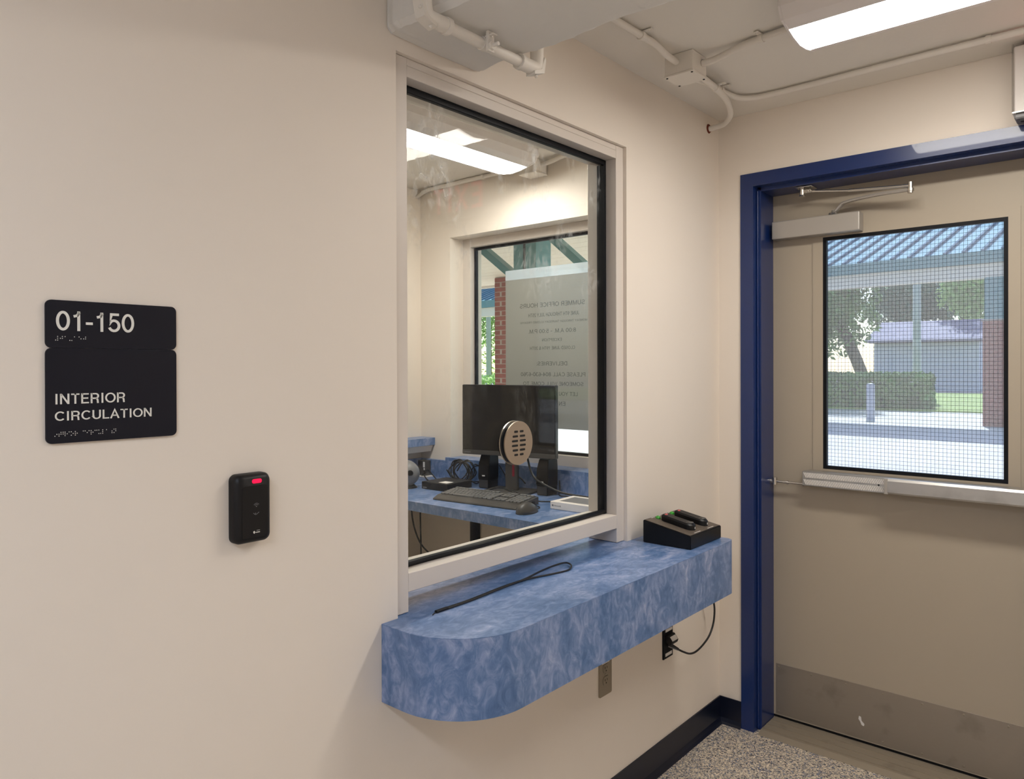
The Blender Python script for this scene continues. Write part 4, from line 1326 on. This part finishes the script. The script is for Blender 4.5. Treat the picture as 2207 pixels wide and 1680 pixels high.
# grey desk phone body at the left
t = thing('desktop_device', 'grey rounded device at the left end of the desk', 'device', (-.37, 1.47, ZD), rotz=math.radians(20))
bm = bmesh.new()
bmesh.ops.create_uvsphere(bm, u_segments=20, v_segments=14, radius=1)
for v in bm.verts:
    v.co = Vector((v.co.x * .055, v.co.y * .075, .072 + v.co.z * .066))
obj('shell', bm, 'grey', t, True, 60)
bm = bmesh.new(); cyl(bm, (-.044, -.050, .080), (-.052, -.058, .080), .014, .012, 16)
obj('knob', bm, 'black', t, True)
bm = bmesh.new(); cyl(bm, (0, 0, .0005), (0, 0, .012), .060, .048, 24)
obj('foot', bm, 'black', t, True)

# speak-through disc on the glass
t = thing('speak_through', 'round satin metal speak-through grille on the service window glass', 'speak-through', (-1.238, .05, 1.217))
SXC, SZC = -1.236, 1.217
bm = bmesh.new()
cyl(bm, (SXC, .046, SZC), (SXC, .050, SZC), .0625, None, 64)
obj('back_ring', bm, 'chrome', t, True)
bm = bmesh.new()
cyl(bm, (SXC, .050, SZC), (SXC, .0615, SZC), .054, None, 48)
obj('spacer', bm, 'black', t, True)
# perforated front plate: rows of slots cut as geometry
bm = bmesh.new()
NS = 72
circ = [(SXC + .0615 * math.cos(2 * math.pi * k / NS), SZC + .0615 * math.sin(2 * math.pi * k / NS)) for k in range(NS)]
prism(bm, circ, 1, .030, .0335)
bmesh.ops.bevel(bm, geom=[e for e in bm.edges if all(v.co.y < .0301 for v in e.verts)], offset=.0015, segments=2, affect='EDGES')
fp = obj('front_plate', bm, 'nickel', t, True)
bm = bmesh.new()
cyl(bm, (SXC, .0336, SZC), (SXC, .0460, SZC), .056, None, 48)
obj('spacer', bm, 'black', t, True)
slots = [(.0325, .0165), (.0195, .0235), (.0065, .0265), (-.0065, .0265), (-.0195, .0235), (-.0325, .0165)]
for z_, L_ in slots:
    for s_ in (-1, 1):
        xa, xb = (SXC + .004, SXC + .004 + L_) if s_ > 0 else (SXC - .004 - L_, SXC - .004)
        bm = bmesh.new(); prism(bm, rrect(xa, xb, SZC + z_ - .0030, SZC + z_ + .0030, .0028, 3), 1, .0296, .0302)
        obj('slot', bm, 'slot', fp)

# cables on the desk
def cable(pts, label, r=.0032, m='cable', zl=ZD, grp='cables on the desk'):
    bm = bmesh.new(); tube(bm, pts, r, 8, 7)
    o = obj('cable', bm, m, None, True)
    return tag(o, label, 'cable', grp)
z0 = ZD + .004
def coil(cx, cy, cz, ry, rz, n, jit, seed):
    rr = random.Random(seed)
    P = []
    for k in range(n * 8 + 1):
        a = 2 * math.pi * k / 8
        P.append((cx + rr.uniform(-jit, jit), cy + ry * math.cos(a) * rr.uniform(.8, 1.12) + k * .0012, max(z0, cz + rz * math.sin(a) * rr.uniform(.8, 1.15))))
    return P
cable(coil(-.080, 1.345, ZD + .060, .066, .056, 5, .014, 1), 'tangled black cable coil behind the mini computer', .0034)
cable(coil(-.062, 1.265, ZD + .050, .052, .046, 2, .012, 5), 'looser black cable coil beside the left speaker', .0030)
cable(coil(-.110, 1.300, ZD + .064, .070, .060, 2, .016, 9), 'widest black cable loop standing behind the mini computer', .0036)
cable([(-.079, 1.664, .852), (-.11, 1.62, .868), (-.14, 1.58, .862), (-.16, 1.52, z0), (-.13, 1.44, z0), (-.10, 1.36, z0), (-.09, 1.30, z0)], 'black cable running from the power block toward the coils', .0035)
cable([(-.062, 1.660, .864), (-.09, 1.60, .880), (-.12, 1.54, .868), (-.15, 1.47, z0), (-.22, 1.45, z0)], 'short black cable arching from the power block')
cable([(-.080, 1.690, .860), (-.18, 1.70, .872), (-.27, 1.64, .866), (-.34, 1.55, ZD + .010), (-.38, 1.54, ZD + .004)], 'black cable from the power block to the grey device')
cable([(-.060, 1.070, 1.060), (-.065, 1.066, .980), (-.055, 1.040, .920), (-.050, .990, .890), (-.055, .960, .870)], 'black cable hanging beside the monitor neck', .0034)
cable([(-.085, 1.100, .950), (-.06, 1.085, .900), (-.055, 1.075, .860), (-.075, 1.06, z0), (-.14, 1.02, z0 + .006), (-.17, .95, z0 + .006)], 'thin black cable dropping from the left speaker', .0024)
cable([(-.105, .905, 1.000), (-.115, .880, .950), (-.13, .840, .915), (-.145, .780, .895), (-.135, .700, .868), (-.120, .640, .858), (-.10, .560, .852), (-.10, .45, z0)], 'thick black cable draped across the right speaker', .0052)
cable([(.0 - .03, .775, .900), (-.035, .768, .860), (-.06, .755, z0), (-.09, .72, z0), (-.12, .66, z0 + .008), (-.10, .60, z0)], 'thin black cable behind the right speaker', .0026)
cable([(-.318, .99, ZD + .020), (-.30, .93, ZD + .045), (-.285, .85, ZD + .042), (-.27, .78, ZD + .012), (-.26, .72, z0), (-.22, .66, z0), (-.16, .60, z0)], 'black keyboard cable arching over the keyboard back', .0028)
cable([(-.420, .612, ZD + .008), (-.395, .620, z0), (-.37, .628, z0), (-.352, .660, z0), (-.33, .700, z0), (-.29, .74, z0)], 'thin mouse cable curving toward the keyboard', .0022)
def hang(pts, label):
    bm = bmesh.new(); tube(bm, pts, .0045, 8, 7)
    tag(obj('hanging_cable', bm, 'cable', None, True), label, 'cable', 'cables below the desk')
hang([(-.10, 1.660, ZD - .043), (-.10, 1.655, .70), (-.10, 1.652, .60), (-.10, 1.648, .45), (-.10, 1.645, .28)], 'straight black cable hanging below the desk corner')
hang([(-.12, 1.690, ZD - .043), (-.12, 1.705, .72), (-.12, 1.690, .60), (-.12, 1.640, .50), (-.12, 1.560, .445), (-.12, 1.45, .40)], 'curved black cable swinging below the desk corner')

# office ceiling box and conduit
t = thing('junction_box', 'painted junction box in the office ceiling corner', 'junction box', (-.06, .91, H))
obj('body', B((-.098, -.004, .862, .962, 2.357, H - .0005), bev=.002), 'conduit', t)
obj('cover', B((-.100, -.002, .860, .964, 2.350, 2.357), bev=.0012), 'conduit', t)
conduit('conduit', 'painted conduit along the office ceiling toward the far corner', [(-.045, .9625, ZC - .012), (-.04, 1.02, ZC - .006), (-.032, 1.10, ZC), (-.03, 1.45, ZC), (-.028, 1.66, ZC - .002), (-.028, 1.7495, ZC - .028)], clips=[((-.031, 1.25, ZC), (0, 1, 0), (0, 0, 1))])
conduit('conduit', 'painted conduit from office junction box toward the window wall', [(-.045, .8615, ZC - .012), (-.05, .80, ZC - .008), (-.062, .72, ZC), (-.07, .60, ZC), (-.07, .1365, ZC)])

# ------------------------------------------------------------------ outdoors
GZ = -.05
struct('pavement', B((WT + .001, 25.0, -30, 60, GZ - .2, GZ)), 'concrete', 'pale sunlit concrete pavement outside the door', 'pavement')
struct('lawn', B((25.001, 44, -30, 70, GZ - .2, GZ + .05)), 'grass', 'grass strip beyond the pavement', 'lawn')
struct('road', B((44.001, 120, -60, 160, GZ - .2, GZ)), 'asphalt', 'grey asphalt lot far beyond the lawn', 'road')
struct('added_sun_overhang', B((WT + .001, 2.55, -8, 12, 2.86, 3.02), (WT + .001, .6, -8, 12, 2.63, 2.86)), 'soffit', 'unseen cream overhang added to keep sun off door and office window', 'roof')  # out of view, added to block the sun from door and office window

# far walkway canopy
FX = 19.0
t = thing('walkway_canopy', 'teal metal roofed walkway canopy across the pavement', 'canopy', (FX, 1.5, GZ))
CANOPY = t
bm = bmesh.new()
prism(bm, [(FX, 4.20), (FX, 4.28), (FX + 6, 6.50), (FX + 6, 6.42)], 1, -12, 36)
obj('roof', bm, 'tealroof', t)
obj('fascia', B((FX - .02, FX + .04, -12, 36, 4.00, 4.30)), 'teal', t)
obj('edge_beam', B((FX + .10, FX + .45, -12, 36, 3.64, 4.02)), 'soffit', t)
bm0 = bmesh.new()
L5 = math.hypot(6, 2.22)
box(bm0, 0, L5, -.03, .03, 0, .06)
s0 = obj('roof_seam', bm0, 'seam', t)
k = 0
yy = -2.0
while yy < 34:
    s = s0 if k == 0 else s0.copy()
    if k:
        COL.objects.link(s); par(s, t)
    s.location = (FX + .005, yy, 4.285)
    s.rotation_euler = (0, -math.atan2(2.22, 6), 0)
    yy += .42
    k += 1
for py_ in (-4.6, 1.525, 7.65, 13.8):
    p = obj('pier', B((FX + .02, FX + .54, py_ - .255, py_ + .255, GZ, 2.56)), 'brick', t)
    obj('pier_cap', B((FX - .01, FX + .57, py_ - .285, py_ + .285, 2.56, 2.60)), 'mortar', p)
    obj('post', B((FX + .05, FX + .49, py_ - .225, py_ + .225, 2.60, 3.64)), 'teal', t)

CANOPY.rotation_euler = (0, 0, -math.radians(5.0))

# near canopy over the walk by the office
t = thing('entry_canopy', 'cream boarded canopy on green steel outside the office window', 'canopy', (2.5, 6, GZ))
for k in range(22):
    x0 = .62 + k * .232
    obj('soffit_board', B((x0, x0 + .226, 1.9, 12.5, 2.70, 2.725)), 'soffit', t)
obj('deck', B((.62, 5.75, 1.9, 12.5, 2.727, 2.80)), 'soffit', t)
obj('fascia', B((5.72, 5.76, 1.9, 12.5, 2.665, 2.84)), 'white', t)
obj('column', B((2.4, 2.62, 2.81, 3.07, GZ, 2.70)), 'teal', t)
bm = bmesh.new()
prism(bm, [(2.93, GZ), (2.955, GZ), (2.955, 2.699), (2.93, 2.699)], 0, 2.395, 2.401)
obj('column_joint', bm, 'black', t)
def brace(y0, z0_, y1, z1):
    bm = bmesh.new()
    d = Vector((y1 - y0, z1 - z0_)).normalized() * .0
    n = Vector((-(z1 - z0_), y1 - y0)).normalized() * .033
    prism(bm, [(y0 + n.x, z0_ + n.y), (y1 + n.x, z1 + n.y), (y1 - n.x, z1 - n.y), (y0 - n.x, z0_ - n.y)], 0, 2.42, 2.52)
    obj('brace', bm, 'teal', t)
brace(3.66, 2.69, 3.10, 2.272)
brace(2.79, 2.69, 2.24, 2.225)
# brick pier of the near canopy: every brick its own piece
PX, PY0, PY1 = 5.0, 5.075, 5.585
t = thing('brick_pier', 'red brick pier holding the canopy outside the office window', 'pier', (PX + .25, (PY0 + PY1) / 2, GZ))
obj('mortar_core', B((PX + .006, PX + .504, PY0 + .006, PY1 - .006, GZ, 2.695)), 'mortar', t)
bmx = bmesh.new(); box(bmx, -.0475, .0475, -.1225, .1225, -.0285, .0285)
b0 = None
zz = GZ + .030
row = 0
while zz < 2.68:
    off = 0 if row % 2 == 0 else .1275
    spots = []
    for f_ in (0, 1):          # faces along y at x front/back
        xx = PX + .05 if f_ == 0 else PX + .46
        for q in (0, 1):
            spots.append((xx, PY0 + .1275 + q * .255, 0) if row % 2 == 0 else (xx, PY0 + .1275 + q * .255, 0))
    if row % 2:
        spots = [(PX + .05, PY0 + .255, 0), (PX + .46, PY0 + .255, 0), (PX + .1275, PY0 + .05, 1), (PX + .1275 + .255, PY0 + .05, 1), (PX + .1275, PY1 - .05, 1), (PX + .1275 + .255, PY1 - .05, 1)]
    else:
        spots += [(PX + .255, PY0 + .05, 1), (PX + .255, PY1 - .05, 1)]
    for (x_, y_, r_) in spots:
        if b0 is None:
            b0 = obj('brick', bmx, 'brick', t); b = b0
        else:
            b = b0.copy(); COL.objects.link(b); par(b, t)
        b.location = (x_ + random.uniform(-.001, .001), y_, zz)
        b.rotation_euler = (0, 0, math.pi / 2 if r_ else 0)
    zz += .067
    row += 1

# vegetation
def leaves(bm, c, rad, n, size, rnd, flatten=1.0, clumps=9):
    cs = []
    for _ in range(clumps):
        v = Vector((rnd.gauss(0, 1), rnd.gauss(0, 1), rnd.gauss(0, 1))).normalized() * rnd.uniform(.2, .75)
        cs.append((Vector((v.x * rad[0], v.y * rad[1], v.z * rad[2])), rnd.uniform(.35, .55)))
    for _ in range(n):
        cc, f = rnd.choice(cs)
        v = Vector((rnd.gauss(0, 1), rnd.gauss(0, 1), rnd.gauss(0, 1))).normalized() * rnd.uniform(.6, 1) * f
        p = Vector(c) + cc + Vector((v.x * rad[0], v.y * rad[1], v.z * rad[2]))
        a = Vector((rnd.uniform(-1, 1), rnd.uniform(-1, 1), rnd.uniform(-1, 1))).normalized()
        b = a.orthogonal().normalized()
        s = size * rnd.uniform(.6, 1.3)
        vs = [bm.verts.new(p + a * s), bm.verts.new(p + b * s * .5), bm.verts.new(p - a * s), bm.verts.new(p - b * s * .5)]
        bm.faces.new(vs)
def tree(loc, h, rad, label, m, n=3500, size=.16, lean=(0, 0), tr=.16, seed=1, clumps=12, trunk_top=.6):
    rnd = random.Random(seed)
    t = thing('tree', label, 'tree', loc, group='trees outside')
    x, y, z = loc
    top = Vector((x + lean[0], y + lean[1], z + h * trunk_top))
    bm = bmesh.new()
    tube(bm, [(x, y, z - .05), (x + lean[0] * .3, y + lean[1] * .35, z + h * trunk_top * .4), top], tr, 8, 4)
    for k in range(4):
        e = top + Vector((rnd.uniform(-1, 1) * rad[0] * .6, rnd.uniform(-1, 1) * rad[1] * .6, rad[2] * .5))
        tube(bm, [top - Vector((0, 0, .4)), (top + e) / 2 + Vector((0, 0, .1)), e], tr * .4, 6, 3)
    obj('trunk', bm, 'bark', t, True)
    bm = bmesh.new()
    leaves(bm, (top.x, top.y, z + h - rad[2]), rad, n, size, rnd, clumps=clumps)
    tag(obj('foliage', bm, m, t), kind='stuff')
tree((28, 6.55, GZ), 6.6, (2.0, 2.3, 2.2), 'leaning tree at the left of the door glass view', 'leaf', 6500, .13, (.3, 1.75), .22, 2, 14, .66)
tree((60, 8.5, GZ), 10.6, (3.2, 2.9, 3.3), 'bright green tree behind the far canopy post', 'leaf2', 7000, .22, (0, .2), .25, 3)
tree((70, 15.0, GZ), 12.6, (4, 4.6, 4.4), 'dark tree behind the low white building', 'leafd', 9000, .26, (0, 0), .3, 4)
tree((62, 20.5, GZ), 12, (5, 5.5, 4.6), 'tall dark tree behind the building left end', 'leafd', 8000, .28, (0, 0), .3, 5)
tree((34, 31.4, GZ), 7.0, (3.0, 3.0, 3.2), 'sunlit tree seen left of the brick pier', 'leaf2', 6000, .13, (0, 0), .12, 6)
def hedge(x0, x1, y0, y1, z1, label, m, n, size, seed, name='hedge'):
    rnd = random.Random(seed)
    t = thing(name, label, 'hedge', ((x0 + x1) / 2, (y0 + y1) / 2, GZ), group='hedges outside')
    bm = bmesh.new()
    for _ in range(n):
        f = rnd.random()
        p = Vector((rnd.uniform(x0, x1), rnd.uniform(y0, y1), rnd.uniform(GZ + .05, z1)))
        if f < .4: p.x = x0 + rnd.uniform(-.08, .12)
        elif f < .65: p.z = z1 + rnd.uniform(-.15, .08)
        elif f < .8: p.y = y0 + rnd.uniform(-.1, .1)
        a = Vector((rnd.uniform(-1, 1), rnd.uniform(-1, 1), rnd.uniform(-1, 1))).normalized()
        b = a.orthogonal().normalized(); s = size * rnd.uniform(.6, 1.3)
        bm.faces.new([bm.verts.new(q) for q in (p + a * s, p + b * s * .6, p - a * s, p - b * s * .6)])
    tag(obj('foliage', bm, m, t), kind='stuff')
    obj('stems', B((x0 + .15, x1 - .15, y0 + .2, y1 - .1, GZ, z1 - .25)), 'leafd', t)
hedge(25.6, 27.0, 4.40, 11, 1.14, 'clipped dark green hedge across the pavement', 'leaf', 6500, .10, 11)
hedge(13.0, 14.5, 12.2, 15.5, 1.15, 'bright green shrub row left of the brick pier', 'leaf2', 3500, .07, 12, 'shrub_row')
# pole, bollard, low building
t = thing('light_pole', 'pale metal light pole beyond the hedge', 'pole', (40, 7.55, GZ))
bm = bmesh.new(); cyl(bm, (40, 7.55, GZ), (40, 7.55, 10.5), .20, .16, 14); obj('shaft', bm, 'pole', t, True)
bm = bmesh.new(); cyl(bm, (40, 7.55, GZ), (40, 7.55, .5), .32, .30, 16); obj('base', bm, 'concrete', t, True)
obj('lamp_head', B((39.4, 40.2, 7.4, 7.7, 10.5, 10.65), bev=.03), 'pole', t)
t = thing('light_pole', 'pale pole seen left of the brick pier', 'pole', (29.5, 27.52, GZ))
bm = bmesh.new(); cyl(bm, (29.5, 27.52, GZ), (29.5, 27.52, 7), .15, .13, 14); obj('shaft', bm, 'pole', t, True)
bm = bmesh.new(); cyl(bm, (29.5, 27.52, GZ), (29.5, 27.52, .3), .25, .24, 14); obj('base', bm, 'concrete', t, True)
t = thing('bollard', 'grey metal post standing before the hedge', 'bollard', (19.9, 4.56, GZ))
bm = bmesh.new(); cyl(bm, (19.9, 4.56, GZ), (19.9, 4.56, .92), .11, None, 16); obj('shaft', bm, 'pole', t, True)
bm = bmesh.new(); ball(bm, (19.9, 4.56, .92), .11, 2, (1, 1, .5)); obj('cap', bm, 'pole', t, True)
t = thing('low_building', 'low white sided building with purple grey roof in the distance', 'building', (52, 10, GZ))
for k in range(10):
    z_ = GZ + k * .3
    bm = bmesh.new()
    prism(bm, [(49.95, z_), (50.3, z_), (50.3, z_ + .3), (50.04, z_ + .3)], 1, 6.3, 12.1)
    obj('siding_board', bm, 'siding', t)
obj('wall', B((50.3, 57, 6.3, 12.1, GZ, 3.05)), 'siding', t)
bm = bmesh.new()
prism(bm, [(49.2, 3.12), (53.6, 4.5), (58, 3.12), (58, 3.0), (49.2, 3.0)], 1, 5.9, 12.5)
obj('roof', bm, 'shingle', t)
